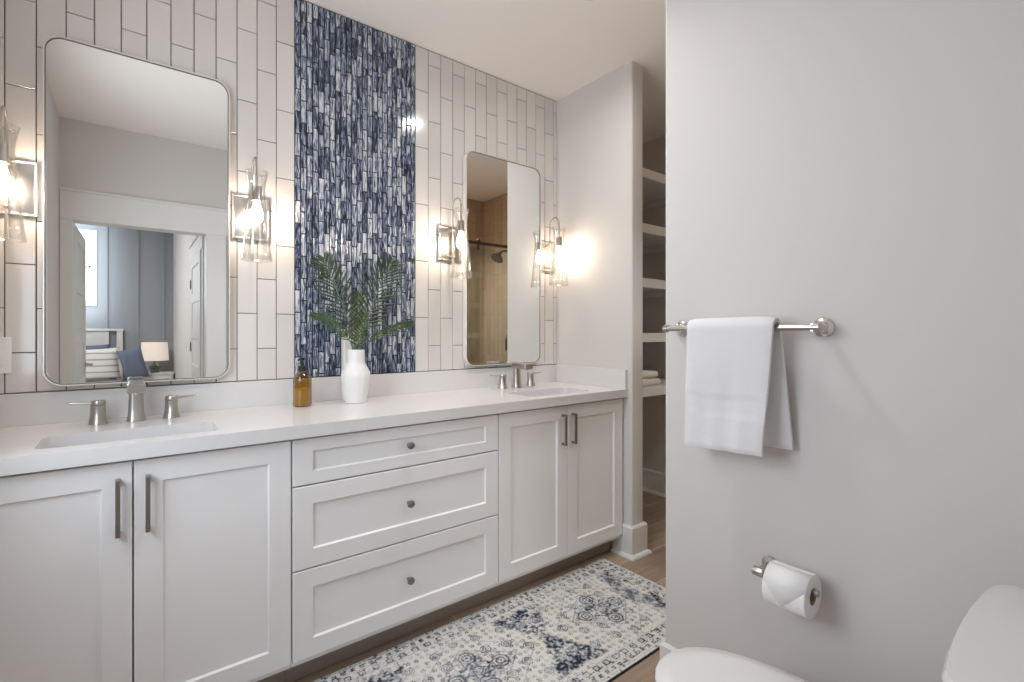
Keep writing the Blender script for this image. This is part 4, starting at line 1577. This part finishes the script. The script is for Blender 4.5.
def stripe_mat():
    m = bpy.data.materials.new('striped_linen')
    m.use_nodes = True
    nt = m.node_tree
    bs_ = nt.nodes['Principled BSDF']
    bs_.inputs['Roughness'].default_value = 0.9
    tc = nt.nodes.new('ShaderNodeTexCoord')
    wv = nt.nodes.new('ShaderNodeTexWave')
    wv.bands_direction = 'Z'
    wv.inputs['Scale'].default_value = 3.4
    wv.inputs['Distortion'].default_value = 0.3
    nt.links.new(tc.outputs['Object'], wv.inputs['Vector'])
    rp = nt.nodes.new('ShaderNodeValToRGB')
    rp.color_ramp.elements[0].position = 0.05
    rp.color_ramp.elements[0].color = (0.42, 0.41, 0.40, 1)
    rp.color_ramp.elements[1].position = 0.22
    rp.color_ramp.elements[1].color = (0.80, 0.79, 0.77, 1)
    nt.links.new(wv.outputs['Fac'], rp.inputs[0])
    nt.links.new(rp.outputs[0], bs_.inputs['Base Color'])
    return m


pillow('bed_pillow', -0.56, -5.18, 0.80, 0.62, 0.52, 0.14, -0.22, 0.0, BLUEF, 'slate blue pillow leaning on the headboard behind the striped one', group=None)
pillow('bed_pillow', -0.42, -4.93, 0.765, 0.60, 0.48, 0.17, -0.18, -0.04, stripe_mat(), 'white pillow with thin grey stripes standing in front on the bed')
pillow('bed_pillow', 0.03, -4.80, 0.755, 0.30, 0.50, 0.13, -0.2, -0.24, BLUEF, 'slate blue square cushion tilted at the bed corner beside the lamp')

# nightstand and lamp
t = thing('nightstand', 'white nightstand in the bedroom corner under the table lamp', 'nightstand', (0.30, -5.15, 0))
obj('body', box(new(), 0.10, 0.535, -5.38, -4.97, 0.12, 0.57, 0.004), TRIM, t)
obj('top', box(new(), 0.085, 0.548, -5.395, -4.955, 0.57, 0.595, 0.004), TRIM, t)
for z0, z1 in ((0.14, 0.34), (0.355, 0.555)):
    d = obj('drawer', box(new(), 0.115, 0.52, -4.972, -4.955, z0, z1, 0.003), TRIM, t)
    b = new()
    lathe(b, [(0.008, 0), (0.008, 0.012), (0.015, 0.018), (0.012, 0.026), (0.0, 0.028)], 0.318, (z0 + z1) / 2, -4.956, 16, axis='y', cap1=False)
    obj('knob', b, PULL, d, 0.7)
for x in (0.115, 0.49):
    for y in (-5.365, -5.015):
        b = new()
        box(b, x, x + 0.03, y, y + 0.03, 0.0005, 0.12)
        obj('leg', b, TRIM, t)
t = thing('table_lamp', 'table lamp with a pale drum shade and green base on the nightstand', 'table lamp', (0.30, -5.15, 0.595))
b = new()
lathe(b, [(0.06, 0.0), (0.065, 0.006), (0.06, 0.012), (0.05, 0.03), (0.075, 0.07), (0.07, 0.11), (0.03, 0.14), (0.012, 0.15), (0.008, 0.20)], 0.30, -5.15, 0.5955, 28)
obj('base', b, mat('green_glass', (0.10, 0.14, 0.09), 0.1, coat=0.5), t, 0.8)
b = new()
prof = [(0.175, 0.77), (0.185, 1.075)][::-1]
lathe(b, [(0.170, 1.075), (0.187, 0.785), (0.184, 0.785), (0.167, 1.075), (0.170, 1.075)], 0.30, -5.15, 0.0, 36, cap0=False, cap1=False)
bmesh.ops.remove_doubles(b, verts=list(b.verts), dist=1e-5)
bmesh.ops.recalc_face_normals(b, faces=list(b.faces))
obj('lamp_shade', b, SHADE, t, 0.8)
b = new()
tube(b, [(0.30, -5.15, 0.79), (0.30, -5.15, 1.09)], 0.004, 8)
lathe(b, [(0.004, 0), (0.010, 0.005), (0.008, 0.015), (0.0, 0.02)], 0.30, -5.15, 1.09, 12, cap1=False)
obj('harp', b, NICKEL, t, 0.7)

# added fill light, out of view, brightens the bedroom and the doorway
t = thing('bedroom_fill_light', 'flush white fill light added out of view in the middle of the bedroom', 'ceiling light', (-1.2, -2.8, BZ))
b = new()
lathe(b, [(0.19, 0.0), (0.2, -0.02), (0.19, -0.05), (0.0, -0.07)], -1.2, -2.8, BZ, 36, cap1=False)
obj('diffuser', b, mat('frosted_diffuser', (0.9, 0.9, 0.88), 0.4, emit=(1, 0.95, 0.9), emit_s=4.0), t, 0.8)
area_light('bedroom_fill_glow', (-1.2, -2.8, BZ - 0.08), (0, 0, 0), 0.4, 62.0, (1.0, 0.98, 0.96), parent=t)
